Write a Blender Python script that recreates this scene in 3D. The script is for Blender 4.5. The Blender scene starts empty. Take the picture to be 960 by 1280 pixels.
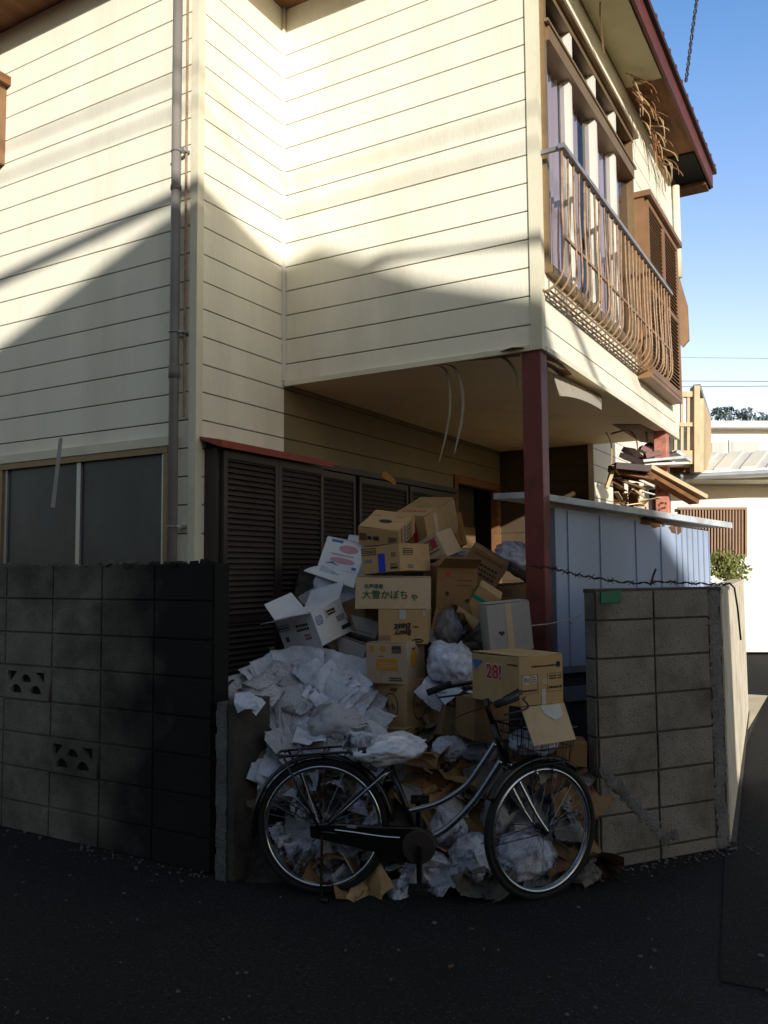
import bpy, bmesh, math, random
from mathutils import Vector, Matrix, Euler, noise
rnd = random.Random(7)
C = bpy.context.scene.collection
R = math.radians
scene = bpy.context.scene

# ------------------------------------------------------------------ camera
F_PX, PITCH, ROLL, YAW = 1049.7, 0.072, -0.00756, -0.5257
CAMP = Vector((0, 0, 1.5))
cy, sy = math.cos(YAW), math.sin(YAW)
FW = Vector((sy*math.cos(PITCH), cy*math.cos(PITCH), math.sin(PITCH)))
RT0 = Vector((cy, -sy, 0)); UP0 = RT0.cross(FW)
RT = RT0*math.cos(ROLL) + UP0*math.sin(ROLL)
UP = -RT0*math.sin(ROLL) + UP0*math.cos(ROLL)
FH = Vector((sy, cy, 0))
cd = bpy.data.cameras.new('camera'); cam = bpy.data.objects.new('camera', cd); C.objects.link(cam)
cam.matrix_world = Matrix(((RT.x, UP.x, -FW.x, CAMP.x), (RT.y, UP.y, -FW.y, CAMP.y), (RT.z, UP.z, -FW.z, CAMP.z), (0, 0, 0, 1)))
cd.sensor_fit = 'VERTICAL'; cd.sensor_height = 36; cd.lens = 36*F_PX/1280
cd.clip_end = 2000; cd.clip_start = 0.05
scene.camera = cam

def ray(px, py):
    return FW*F_PX + RT*(px-480) + UP*(640-py)
def W(px, py, d):                 # a point of the place seen in the photograph at that pixel, d metres ahead
    v = ray(px, py); return CAMP + v*(d/v.dot(FH))
def WX(px, py, X): v = ray(px, py); return CAMP + v*(X/v.x)
def WY(px, py, Y): v = ray(px, py); return CAMP + v*(Y/v.y)
def WZ(px, py, z): v = ray(px, py); return CAMP + v*((z-1.5)/v.z)

# ------------------------------------------------------------------ materials
MATS = {}
def nd(nt, t, **k):
    n = nt.nodes.new(t)
    for a, b in k.items(): setattr(n, a, b)
    return n
def mat(name, col, rough=.7, var=.25, scale=8, bump=.0, bscale=60, metal=0, dirt_glare=None, dscale=2, damt=.5, stretch=(1, 1, 1), spec=.4, trans=0, speck=None):
    if name in MATS: return MATS[name]
    m = bpy.data.materials.new(name); m.use_nodes = True
    nt = m.node_tree; b = nt.nodes['Principled BSDF']; L = nt.links.new
    tc = nd(nt, 'ShaderNodeTexCoord'); mp = nd(nt, 'ShaderNodeMapping'); mp.inputs['Scale'].default_value = stretch
    L(tc.outputs['Object'], mp.inputs['Vector'])
    n1 = nd(nt, 'ShaderNodeTexNoise'); n1.inputs['Scale'].default_value = scale; n1.inputs['Detail'].default_value = 6; n1.inputs['Roughness'].default_value = .6
    L(mp.outputs[0], n1.inputs['Vector'])
    cr = nd(nt, 'ShaderNodeValToRGB')
    cr.color_ramp.elements[0].position = .3; cr.color_ramp.elements[1].position = .7
    cr.color_ramp.elements[0].color = tuple(c*(1-var) for c in col)+(1,)
    cr.color_ramp.elements[1].color = tuple(min(1, c*(1+var*.6)) for c in col)+(1,)
    L(n1.outputs['Fac'], cr.inputs[0]); out = cr.outputs[0]
    if dirt_glare:
        n2 = nd(nt, 'ShaderNodeTexNoise'); n2.inputs['Scale'].default_value = dscale; n2.inputs['Detail'].default_value = 8; n2.inputs['Roughness'].default_value = .7
        L(mp.outputs[0], n2.inputs['Vector'])
        c2 = nd(nt, 'ShaderNodeValToRGB'); c2.color_ramp.elements[0].position = .48; c2.color_ramp.elements[1].position = .68
        c2.color_ramp.elements[0].color = (0, 0, 0, 1); c2.color_ramp.elements[1].color = (damt, damt, damt, 1)
        L(n2.outputs['Fac'], c2.inputs[0])
        mx = nd(nt, 'ShaderNodeMix', data_type='RGBA'); L(c2.outputs[0], mx.inputs[0]); L(out, mx.inputs[6]); mx.inputs[7].default_value = tuple(dirt_glare)+(1,)
        out = mx.outputs[2]
    if speck:
        v = nd(nt, 'ShaderNodeTexVoronoi'); v.inputs['Scale'].default_value = speck[1]; L(tc.outputs['Object'], v.inputs['Vector'])
        c3 = nd(nt, 'ShaderNodeValToRGB'); c3.color_ramp.elements[0].position = speck[2]*.6; c3.color_ramp.elements[1].position = speck[2]
        c3.color_ramp.elements[0].color = (1, 1, 1, 1); c3.color_ramp.elements[1].color = (0, 0, 0, 1)
        L(v.outputs['Distance'], c3.inputs[0])
        w = nd(nt, 'ShaderNodeMath', operation='MULTIPLY'); wn = nd(nt, 'ShaderNodeMath', operation='GREATER_THAN'); wn.inputs[1].default_value = .55
        sx = nd(nt, 'ShaderNodeSeparateColor'); L(v.outputs['Color'], sx.inputs[0]); L(sx.outputs[0], wn.inputs[0]); L(wn.outputs[0], w.inputs[0]); L(c3.outputs[0], w.inputs[1])
        mx = nd(nt, 'ShaderNodeMix', data_type='RGBA'); L(w.outputs[0], mx.inputs[0]); L(out, mx.inputs[6]); mx.inputs[7].default_value = tuple(speck[0])+(1,)
        out = mx.outputs[2]
    L(out, b.inputs['Base Color'])
    b.inputs['Roughness'].default_value = rough; b.inputs['Metallic'].default_value = metal
    b.inputs['Specular IOR Level'].default_value = spec
    if trans: b.inputs['Transmission Weight'].default_value = trans
    if bump:
        n3 = nd(nt, 'ShaderNodeTexNoise'); n3.inputs['Scale'].default_value = bscale; n3.inputs['Detail'].default_value = 5
        L(mp.outputs[0], n3.inputs['Vector'])
        bp = nd(nt, 'ShaderNodeBump'); bp.inputs['Strength'].default_value = bump; bp.inputs['Distance'].default_value = .02
        L(n3.outputs['Fac'], bp.inputs['Height']); L(bp.outputs[0], b.inputs['Normal'])
    MATS[name] = m; return m

M = dict(
 siding=mat('siding', (.93, .89, .735), .55, .05, 3, .16, 90, stretch=(1, 1, .18), dirt_glare=(.42, .34, .20), dscale=1.6, damt=.2),
 siding_shaded=mat('siding_shaded', (.23, .185, .10), .6, .12, 3, .12, 90, stretch=(1, 1, .25), dirt_glare=(.16, .12, .07), dscale=1.1, damt=.4),  # cream siding again, with the porch shade put into its colour
 siding_dark=mat('siding_dark', (.085, .06, .035), .6, .2, 3, .1, 90),  # dark brown siding, lowered further in colour to stand for missing shade
 groove=mat('groove', (.10, .07, .04), .8, .1),
 trim=mat('trim', (.80, .75, .57), .5, .05, 5, dirt_glare=(.4, .33, .2), damt=.3),
 trim_white=mat('trim_white', (.78, .76, .68), .45, .05, 5),
 soffit=mat('soffit', (.95, .75, .43), .7, .05, 2, .03, 40, dirt_glare=(.5, .36, .18), dscale=1.2, damt=.3),
 eave_board=mat('eave_board', (.62, .57, .36), .7, .1, 2, dirt_glare=(.35, .28, .14), dscale=2, damt=.4),
 brownwood=mat('brownwood', (.22, .10, .04), .8, .4, 6, .2, 40, stretch=(3, .4, 3)),
 strip=mat('torn_veneer', (.46, .33, .18), .8, .4, 10),
 roofred=mat('roof_red', (.15, .035, .025), .5, .3, 12, dirt_glare=(.06, .03, .03), damt=.6),
 tile=mat('roof_tile', (.05, .03, .03), .6, .3, 12),
 post_red=mat('post_red', (.20, .045, .035), .5, .2, 7, .05, 30, dirt_glare=(.05, .02, .015), dscale=4, damt=.8),
 post_sunlit=mat('post_red_sunlit', (.62, .25, .18), .6, .15, 7, dirt_glare=(.12, .05, .04), dscale=9, damt=.7),  # post red lightened to salmon, sunlight put into the colour
 shutter=mat('shutter_brown', (.075, .06, .055), .45, .2, 4),
 shutter_frame=mat('shutter_frame', (.055, .042, .036), .45, .2, 4),
 louvre_tan=mat('louvre_tan', (.26, .145, .075), .5, .2, 6),
 pipe=mat('downpipe', (.24, .22, .20), .45, .2, 3),
 alu=mat('aluminium', (.45, .46, .47), .35, .1, 5, metal=.6),
 alu_brown=mat('bronze_frame', (.28, .19, .10), .4, .15, 5, metal=.3),
 rail=mat('railing_tan', (.40, .26, .15), .5, .25, 9, dirt_glare=(.12, .07, .04), dscale=14, damt=.7),
 railtop=mat('railing_top', (.30, .29, .30), .4, .2, 9),
 curtain=mat('curtain', (.62, .55, .52), .9, .12, 3, stretch=(8, 8, .3)),
 dark=mat('unlit_dark', (.012, .011, .010), .9, .1),  # near-black puts the shade of rooms, gaps and hollows into the colour
 frost=mat('frosted_pane', (.03, .038, .055), .34, .6, 1.3, .05, 150, spec=.5, dirt_glare=(.065, .07, .08), dscale=1.7, damt=.75, stretch=(1.5, 1, .8)),  # pale blotches stand for reflections and shapes behind the pane
 block=mat('concrete_block', (.24, .22, .185), .95, .3, 4, .5, 110, dirt_glare=(.06, .055, .045), dscale=2.6, damt=.75, speck=((.10, .09, .08), 60, .3)),
 mortar=mat('mortar', (.08, .07, .058), .95, .3, 12, .4, 90),
 mortar_new=mat('mortar_patch', (.17, .165, .165), .9, .3, 9, .6, 60, dirt_glare=(.08, .075, .07), dscale=7, damt=.7),
 asphalt=mat('asphalt', (.026, .0255, .026), .92, .7, 55, 1.0, 130, spec=.3, dirt_glare=(.012, .012, .012), dscale=.9, damt=.8, speck=((.10, .095, .088), 62, .26)),
 asphalt2=mat('asphalt_lane', (.021, .0205, .0205), .95, .6, 60, 1.0, 140, spec=.25, speck=((.09, .085, .08), 66, .26)),
 soil=mat('soil', (.05, .042, .034), .95, .4, 5, .8, 40),
 shed=mat('shed_panel', (.34, .43, .59), .5, .08, 1.6, .04, 20, stretch=(1, 1, .3), dirt_glare=(.24, .25, .29), dscale=1.3, damt=.5),
 shed_dark=mat('shed_base', (.045, .05, .06), .6, .2, 3),
 shed_mid=mat('shed_sill', (.16, .19, .23), .6, .2, 3),
 shed_roof=mat('shed_roof', (.55, .60, .64), .45, .2, 5, dirt_glare=(.16, .10, .06), dscale=6, damt=.5),
 hoodred=mat('hood_red', (.34, .06, .035), .5, .25, 8, dirt_glare=(.12, .04, .03), damt=.6),
 concrete=mat('bounce_pale', (.72, .62, .45), .9, .15, 3),  # pale ground colour added to bounce sunlight up to the soffit
 lane_wall=mat('lane_wall_render', (.76, .68, .54), .9, .2, 4, .4, 60, dirt_glare=(.25, .2, .14), dscale=2.5, damt=.6),
 plastic_sheer=mat('sheer_plastic', (.78, .82, .92), .16, .1, 6, .12, 10, spec=.9, dirt_glare=(.36, .38, .44), dscale=3, damt=.5),
 sag=mat('sagging_sheet', (.36, .33, .27), .8, .15, 5, dirt_glare=(.2, .15, .09), dscale=5, damt=.6),
 rust=mat('rust', (.16, .07, .025), .9, .4, 8),
 white_wall=mat('white_wall', (.80, .77, .68), .8, .03, 2),
 beam=mat('tan_timber', (.62, .47, .29), .7, .2, 5),
 black=mat('black_paint', (.006, .006, .007), .28, .1, 5, spec=.6),
 rubber=mat('tyre_rubber', (.012, .012, .013), .75, .2, 20),
 chrome=mat('chrome', (.50, .53, .58), .22, .05, 5, metal=1),
 silver=mat('silver_frame', (.42, .45, .50), .26, .05, 5, metal=1),
 spoke=mat('spoke_steel', (.30, .32, .36), .3, .05, 5, metal=1),
 plastic=mat('plastic_bag', (.60, .64, .75), .24, .2, 6, .22, 12, spec=.8, dirt_glare=(.17, .18, .22), dscale=4, damt=.7),
 plastic_dim=mat('plastic_bag_dim', (.24, .24, .27), .35, .2, 9, .35, 18, spec=.5, dirt_glare=(.12, .11, .11), dscale=5, damt=.6),
 paper=mat('old_paper', (.64, .69, .80), .85, .1, 7, .1, 40, dirt_glare=(.34, .34, .37), dscale=5, damt=.7),
 paper_grey=mat('news_paper', (.54, .55, .59), .9, .2, 10, .1, 40, dirt_glare=(.10, .10, .11), dscale=11, damt=.85, stretch=(.6, 5, 5)),
 paper_dirty=mat('dirty_paper', (.17, .15, .125), .9, .3, 7, .1, 40),
 card=mat('cardboard', (.50, .33, .155), .85, .12, 5, .05, 80, dirt_glare=(.28, .175, .075), dscale=3, damt=.5),
 card_pale=mat('cardboard_pale', (.62, .47, .29), .85, .1, 5, .05, 80, dirt_glare=(.34, .25, .15), dscale=3, damt=.5),
 card_pink=mat('cardboard_pinkish', (.52, .38, .25), .85, .1, 5, .05, 80, dirt_glare=(.30, .2, .12), dscale=3, damt=.5),
 card_dark=mat('cardboard_dark', (.26, .155, .07), .9, .15, 5, .05, 80, dirt_glare=(.12, .07, .03), dscale=3, damt=.6),
 card_orange=mat('cardboard_orange', (.40, .19, .05), .85, .12, 5, .05, 80),
 card_white=mat('carton_white', (.70, .73, .78), .7, .07, 4, .04, 60, dirt_glare=(.42, .43, .45), dscale=3, damt=.5),
 card_grey=mat('carton_grey', (.40, .385, .36), .8, .12, 4, .04, 60, dirt_glare=(.18, .17, .15), dscale=3, damt=.5),
 tape=mat('packing_tape', (.46, .38, .27), .3, .1, 5, spec=.6),
 tape_clear=mat('clear_tape', (.52, .50, .47), .3, .1, 5, spec=.6),
 ink=mat('black_ink', (.035, .03, .028), .8, .2, 20),
 ink_soft=mat('faded_ink', (.15, .105, .07), .8, .2, 20),
 green_ink=mat('green_ink', (.015, .13, .085), .8, .15, 20),
 blue_tape=mat('blue_tape', (.005, .03, .55), .4, .1, 5),
 teal=mat('teal_tape', (.01, .28, .27), .4, .15, 5),
 red_ink=mat('red_ink', (.50, .02, .03), .7, .12, 15),
 white_ink=mat('white_ink', (.60, .58, .55), .7, .1, 15),
 pink_ink=mat('pink_ink', (.52, .28, .34), .8, .15, 15),
 blue_ink=mat('blue_ink', (.08, .17, .42), .8, .2, 15),
 orange_ink=mat('orange_ink', (.60, .27, .02), .8, .12, 15),
 brown_ink=mat('brown_ink', (.16, .08, .035), .8, .2, 15),
 green_tag=mat('green_tag', (.012, .16, .085), .5, .2, 6),
 wire=mat('rusty_wire', (.04, .025, .02), .8, .3, 9),
 cord=mat('white_cord', (.6, .58, .55), .6, .1, 9),
 cable=mat('black_cable', (.015, .015, .017), .6, .1, 9),
 leaf=mat('leaf_green', (.17, .19, .05), .6, .4, 9),
 leaf_far=mat('leaf_far', (.12, .17, .17), .8, .4, 3),
 bark=mat('bark', (.06, .045, .03), .9, .3, 9),
 neigh=mat('neighbour_wall', (.09, .08, .07), .9, .1, 2),
 mound=mat('trash_mix', (.045, .036, .028), .9, .6, 7, .5, 20, dirt_glare=(.11, .10, .10), dscale=6, damt=.6),  # rubbish mix darkened in colour to stand for shade in the gaps
)
# stained left wall: black weather stain thickens towards the gate end
def stained_block():
    m = M['block'].copy(); m.name = 'stained_block'; nt = m.node_tree; L = nt.links.new
    b = nt.nodes['Principled BSDF']; src = b.inputs['Base Color'].links[0].from_socket
    tc = nd(nt, 'ShaderNodeTexCoord'); sp = nd(nt, 'ShaderNodeSeparateXYZ'); L(tc.outputs['Object'], sp.inputs[0])
    n = nd(nt, 'ShaderNodeTexNoise'); n.inputs['Scale'].default_value = 3.6; n.inputs['Detail'].default_value = 9; L(tc.outputs['Object'], n.inputs['Vector'])
    a = nd(nt, 'ShaderNodeMath', operation='MULTIPLY_ADD'); zz = nd(nt, 'ShaderNodeMath', operation='MULTIPLY_ADD'); L(sp.outputs['Z'], zz.inputs[0]); zz.inputs[1].default_value = -.16; L(sp.outputs['X'], zz.inputs[2]); L(n.outputs['Fac'], a.inputs[0]); a.inputs[1].default_value = .95; L(zz.outputs[0], a.inputs[2])
    mr = nd(nt, 'ShaderNodeMapRange'); mr.inputs['From Min'].default_value = -3.74; mr.inputs['From Max'].default_value = -3.0; L(a.outputs[0], mr.inputs['Value'])
    # cap row is mossy
    mz = nd(nt, 'ShaderNodeMapRange'); mz.inputs['From Min'].default_value = 1.30; mz.inputs['From Max'].default_value = 1.60; mz.inputs['To Max'].default_value = .55
    a2 = nd(nt, 'ShaderNodeMath', operation='MULTIPLY_ADD'); L(n.outputs['Fac'], a2.inputs[0]); a2.inputs[1].default_value = .3; L(sp.outputs['Z'], a2.inputs[2]); 
    s3 = nd(nt, 'ShaderNodeMath', operation='SUBTRACT'); L(a2.outputs[0], s3.inputs[0]); s3.inputs[1].default_value = .15; L(s3.outputs[0], mz.inputs['Value'])
    mxx = nd(nt, 'ShaderNodeMath', operation='MAXIMUM'); L(mr.outputs[0], mxx.inputs[0]); L(mz.outputs[0], mxx.inputs[1])
    s4 = nd(nt, 'ShaderNodeMath', operation='MULTIPLY'); L(mxx.outputs[0], s4.inputs[0]); s4.inputs[1].default_value = .97
    mx = nd(nt, 'ShaderNodeMix', data_type='RGBA'); L(s4.outputs[0], mx.inputs[0]); L(src, mx.inputs[6]); mx.inputs[7].default_value = (.006, .006, .0055, 1)
    L(mx.outputs[2], b.inputs['Base Color']); return m
M['stained'] = stained_block()
def glass_mat():
    m = bpy.data.materials.new('window_glass'); m.use_nodes = True; nt = m.node_tree; L = nt.links.new
    for n in list(nt.nodes): nt.nodes.remove(n)
    o = nd(nt, 'ShaderNodeOutputMaterial'); mx = nd(nt, 'ShaderNodeMixShader'); t = nd(nt, 'ShaderNodeBsdfTransparent'); g = nd(nt, 'ShaderNodeBsdfGlossy')
    t.inputs[0].default_value = (.88, .86, .95, 1); g.inputs['Roughness'].default_value = .02; fr = nd(nt, 'ShaderNodeFresnel'); fr.inputs[0].default_value = 1.35
    L(fr.outputs[0], mx.inputs[0]); L(t.outputs[0], mx.inputs[1]); L(g.outputs[0], mx.inputs[2]); L(mx.outputs[0], o.inputs[0]); return m
M['glass'] = glass_mat()

# ------------------------------------------------------------------ mesh builder
class MB:
    def __init__(s): s.v = []; s.f = []; s.m = []
    def add(s, vs, fs, mi=0):
        o = len(s.v); s.v += [tuple(v) for v in vs]; s.f += [tuple(i+o for i in f) for f in fs]; s.m += [mi]*len(fs)
    def box(s, c, size, rot=None, mi=0):
        c = Vector(c); hx, hy, hz = size[0]/2, size[1]/2, size[2]/2
        vs = [Vector((x, y, z)) for x in (-hx, hx) for y in (-hy, hy) for z in (-hz, hz)]
        if rot is not None: vs = [rot @ v for v in vs]
        s.add([v+c for v in vs], [(0, 1, 3, 2), (4, 6, 7, 5), (0, 4, 5, 1), (2, 3, 7, 6), (0, 2, 6, 4), (1, 5, 7, 3)], mi); return s
    def bb(s, a, b, mi=0):
        a = Vector(a); b = Vector(b); return s.box((a+b)/2, (abs(b.x-a.x), abs(b.y-a.y), abs(b.z-a.z)), None, mi)
    def quad(s, a, b, c, d, mi=0): s.add([a, b, c, d], [(0, 1, 2, 3)], mi); return s
    def beam(s, a, b, w, h, mi=0, up=Vector((0, 0, 1))):
        a = Vector(a); b = Vector(b); d = (b-a); L = d.length; d = d/L
        if abs(d.dot(up)) > .98: up = Vector((1, 0, 0))
        x = d.cross(up).normalized(); z = x.cross(d)
        return s.box((a+b)/2, (w, L, h), Matrix((x, d, z)).transposed(), mi)
    def tube(s, pts, r, n=8, mi=0, caps=True):
        pts = [Vector(p) for p in pts]; k = len(pts); rs = r if isinstance(r, (list, tuple)) else [r]*k
        prev = None; o = len(s.v)
        for i, p in enumerate(pts):
            d = (pts[min(i+1, k-1)]-pts[max(i-1, 0)]).normalized()
            if prev is None:
                x = d.cross(Vector((0, 0, 1)))
                if x.length < .05: x = d.cross(Vector((1, 0, 0)))
            else: x = prev - d*prev.dot(d)
            x.normalize(); prev = x; y = d.cross(x)
            for j in range(n):
                a = 2*math.pi*j/n; s.v.append(tuple(p+(x*math.cos(a)+y*math.sin(a))*rs[i]))
        for i in range(k-1):
            for j in range(n):
                s.f.append((o+i*n+j, o+i*n+(j+1) % n, o+(i+1)*n+(j+1) % n, o+(i+1)*n+j)); s.m.append(mi)
        if caps:
            s.f.append(tuple(o+j for j in range(n))[::-1]); s.m.append(mi)
            s.f.append(tuple(o+(k-1)*n+j for j in range(n))); s.m.append(mi)
        return s
    def prism(s, poly, ext, mi=0):
        poly = [Vector(p) for p in poly]; ext = Vector(ext); n = len(poly)
        s.add(poly+[p+ext for p in poly], [tuple(range(n))[::-1], tuple(range(n, 2*n))]+[(i, (i+1) % n, n+(i+1) % n, n+i) for i in range(n)], mi); return s
    def torus(s, c, ax1, ax2, R_, r, n=48, k=8, mi=0, a0=0, a1=2*math.pi):
        c = Vector(c); ax1 = Vector(ax1); ax2 = Vector(ax2); full = abs(a1-a0) > 6.2
        pts = [c+(ax1*math.cos(a0+(a1-a0)*i/n)+ax2*math.sin(a0+(a1-a0)*i/n))*R_ for i in range(n+(0 if full else 1))]
        if not full: return s.tube(pts, r, k, mi)
        ax3 = ax1.cross(ax2); o = len(s.v); N_ = len(pts)
        for p in pts:
            d = (p-c).normalized()
            for j in range(k):
                a = 2*math.pi*j/k; s.v.append(tuple(p+(d*math.cos(a)+ax3*math.sin(a))*r))
        for i in range(N_):
            for j in range(k):
                s.f.append((o+i*k+j, o+i*k+(j+1) % k, o+((i+1) % N_)*k+(j+1) % k, o+((i+1) % N_)*k+j)); s.m.append(mi)
        return s
    def build(s, name, mats, parent=None, smooth=False, bevel=0, origin=None, world=True, **tags):
        me = bpy.data.meshes.new(name); 
        vs = s.v
        if origin is not None: vs = [tuple(Vector(v)-Vector(origin)) for v in vs]
        me.from_pydata(vs, [], s.f); me.update()
        for m in (mats if isinstance(mats, (list, tuple)) else [mats]): me.materials.append(m)
        me.polygons.foreach_set('material_index', s.m)
        bm = bmesh.new(); bm.from_mesh(me); bmesh.ops.recalc_face_normals(bm, faces=bm.faces); bm.to_mesh(me); bm.free()
        if smooth: me.polygons.foreach_set('use_smooth', [True]*len(me.polygons))
        o = bpy.data.objects.new(name, me); C.objects.link(o)
        if origin is not None: o.location = origin
        if parent:
            o.parent = parent
            if world:
                pm = Matrix.Translation(parent.location) @ parent.rotation_euler.to_matrix().to_4x4()
                o.matrix_parent_inverse = pm.inverted()
        if bevel:
            b = o.modifiers.new('bevel', 'BEVEL'); b.width = bevel; b.segments = 2; b.limit_method = 'ANGLE'
        for k, v in tags.items(): o[k] = v
        return o

def thing(name, label, cat, loc=(0, 0, 0), group=None, rot=None):
    o = bpy.data.objects.new(name, None); o.empty_display_size = .1; C.objects.link(o); o.location = loc
    if rot is not None: o.rotation_euler = rot.to_euler() if isinstance(rot, Matrix) else rot
    o['label'] = label; o['category'] = cat
    if group: o['group'] = group
    return o
def tag(o, label, cat, group=None):
    o['label'] = label; o['category'] = cat
    if group: o['group'] = group
    return o

def text_mesh(name, body, size, m, parent=None, mw=None, shear=0, offset=0, extrude=.0004, bold=0):
    c = bpy.data.curves.new('lettering', 'FONT'); c.body = body; c.size = size; c.align_x = 'CENTER'; c.align_y = 'CENTER'
    c.shear = shear; c.offset = offset; c.extrude = extrude; c.resolution_u = 3
    t = bpy.data.objects.new('lettering', c); C.objects.link(t); bpy.context.view_layer.update()
    me = bpy.data.meshes.new_from_object(t); bpy.data.objects.remove(t); bpy.data.curves.remove(c)
    me.materials.clear(); me.materials.append(m)
    o = bpy.data.objects.new(name, me); C.objects.link(o)
    if parent: o.parent = parent
    if mw is not None: o.matrix_local = mw
    return o

# ------------------------------------------------------------------ setting
BXY = -3.66
MB().quad((-150, -150, 0), (150, -150, 0), (150, 150, 0), (-150, 150, 0)).build('road', M['asphalt'], kind='structure')
p = [WZ(905, 1083, .004), WZ(900, 1226, .004), WZ(990, 1240, .004)]
lm = MB(); lm.add([(p[0].x, p[0].y, .004), (p[1].x, p[1].y, .004), (p[2].x+.3, p[2].y, .004), (2.2, 5, .004), (1.6, 17, .004), (-2.2, 17, .004)], [(0, 1, 2, 3, 4, 5)])
lm.build('lane', M['asphalt2'], kind='structure')
ym = MB(); ym.add([(-9, 3.42, .008), (-2.6, 3.42, .008), (-1.25, 4.35, .008), (-.85, 4.95, .008), (-1.16, 11, .008), (-9, 11, .008)], [(0, 1, 2, 3, 4, 5)])
ym.build('yard_ground', M['soil'], kind='structure')
cm = MB(); cm.add([(BXY, 6.6, .012), (-1.02, 6.6, .012), (-1.14, 11, .012), (BXY, 11, .012)], [(0, 1, 2, 3)]); cm.build('bounce_yard', M['concrete'], kind='structure')  # unseen pale sheet added to bounce sun onto the porch soffit

# ------------------------------------------------------------------ the house
K0, DK = 5.2107, .182
AY, BX, CYY, DX = 3.966, -3.680, 4.893, -1.7126
SOF, EAV = 2.885, 5.76
house = thing('house', 'cream two-storey lap-sided house whose upper room juts over the cluttered porch', 'house', (-4, 6, 0))
def siding(name, o, d, length, z0, z1, nrm, holes=(), mats=None):
    """lap boards with real grooves; o start point (xy), d unit direction, nrm outward"""
    o = Vector((o[0], o[1], 0)); d = Vector((d[0], d[1], 0)); n = Vector((nrm[0], nrm[1], 0)); mb = MB()
    def blk(t0, t1, a, b, off0, off1, mi):
        q = [o+d*t+n*f+Vector((0, 0, z)) for t in (t0, t1) for f in (off0, off1) for z in (a, b)]
        mb.add(q, [(0, 1, 3, 2), (4, 6, 7, 5), (0, 4, 5, 1), (2, 3, 7, 6), (0, 2, 6, 4), (1, 5, 7, 3)], mi)
    k = -6
    def ivals(a, b):
        iv = [(0, length)]
        for (h0, h1, za, zb) in holes:
            if za < b-.001 and zb > a+.001:
                nv = []
                for (s0, s1) in iv:
                    if h1 <= s0 or h0 >= s1: nv.append((s0, s1))
                    else:
                        if h0 > s0+.005: nv.append((s0, h0))
                        if h1 < s1-.005: nv.append((h1, s1))
                iv = nv
        return iv
    cuts = set([z0, z1])
    for h in holes: cuts.add(min(max(h[2], z0), z1)); cuts.add(min(max(h[3], z0), z1))
    while True:
        top = K0-k*DK; bot = top-DK; k += 1
        if top <= z0: break
        if bot >= z1: continue
        g = bot+.009
        zs = sorted([c for c in cuts if bot < c < top]+[bot, top])
        for a, b in zip(zs[:-1], zs[1:]):
            a2, b2 = max(a, z0), min(b, z1)
            if b2-a2 < .0015: continue
            for t0, t1 in ivals(a2, b2):
                lo = max(a2, g) if a == bot else a2
                if b2 > lo: blk(t0, t1, lo, b2, -.022, 0, 0)
                if lo > a2: blk(t0, t1, a2, lo, -.022, -.012, 1)
    return mb.build(name, mats or [M['siding'], M['groove']], house)
WIN_A = (-5.60, -3.885, 1.0, 2.335)
siding('wall', (-9, AY), (1, 0), 9+BX, 0, EAV, (0, -1), holes=[(WIN_A[0]+9, WIN_A[1]+9, WIN_A[2], WIN_A[3])])
siding('wall', (BX, AY), (0, 1), CYY-AY, 0, EAV, (1, 0), holes=[(.10, 2, .1, 2.335)])
siding('wall', (BX, CYY), (0, 1), 9.05-CYY, 0, SOF, (1, 0), holes=[(0, 2.87, .1, 2.335), (2.93, 4.0, .1, 2.45)], mats=[M['siding_shaded'], M['groove']])
siding('wall', (BX, CYY), (1, 0), DX-BX, SOF, EAV, (0, -1))
siding('wall', (DX, CYY), (0, 1), 9.05-CYY, SOF, EAV, (1, 0), holes=[(.10, 2.45, 3.38, 5.33)])
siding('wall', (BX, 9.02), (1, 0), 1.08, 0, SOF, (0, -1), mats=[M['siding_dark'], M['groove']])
siding('wall', (BX+1.08, 9.02), (0, 1), 2.4, 0, SOF+.4, (1, 0))
def hb(name, m, a, b, **k): return MB().bb(a, b).build(name, M[m], house, **k)
# back faces that close the volume
MB().bb((-9, 10.8, 0), (BX+1.06, 11, 5.6)).bb((-9, AY+.03, 0), (-8.9, 10.8, 5.6)).build('rear_wall', M['siding_shaded'], house)
MB().bb((-8.9, AY+.9, 2.9), (BX-.03, 10.8, 2.95)).build('upper_floor', M['dark'], house)
# corner trims
ct = MB()
ct.bb((BX-.045, AY-.016, .05), (BX+.016, AY, EAV)).bb((BX, AY, .05), (BX+.016, AY+.045, EAV))
ct.build('corner_trim', M['trim'], house)
ct = MB(); ct.bb((DX-.055, CYY-.016, SOF-.02), (DX+.016, CYY, EAV)).bb((DX, CYY, SOF-.02), (DX+.016, CYY+.055, EAV)).build('corner_trim', M['trim'], house)
MB().bb((BX, CYY-.03, SOF+.02), (BX+.018, CYY-.002, EAV)).build('corner_trim', M['trim_white'], house)
MB().bb((BX+1.08-.04, 9.0, 0), (BX+1.10, 9.02, SOF)).build('corner_trim', M['trim'], house)
# bottom ledge of the overhang
MB().bb((BX+.02, CYY-.022, SOF-.022), (DX-.055, CYY-.001, SOF+.012)).build('bottom_ledge', M['trim'], house)
MB().bb((DX+.001, CYY+.055, SOF-.022), (DX+.022, 9.05, SOF+.012)).build('bottom_ledge', M['trim'], house)
MB().bb((DX-.02, 9.05, SOF-.02), (DX+.02, 9.09, EAV)).bb((BX, 9.051, SOF), (DX-.02, 9.07, EAV)).build('end_wall', M['trim'], house)
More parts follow.
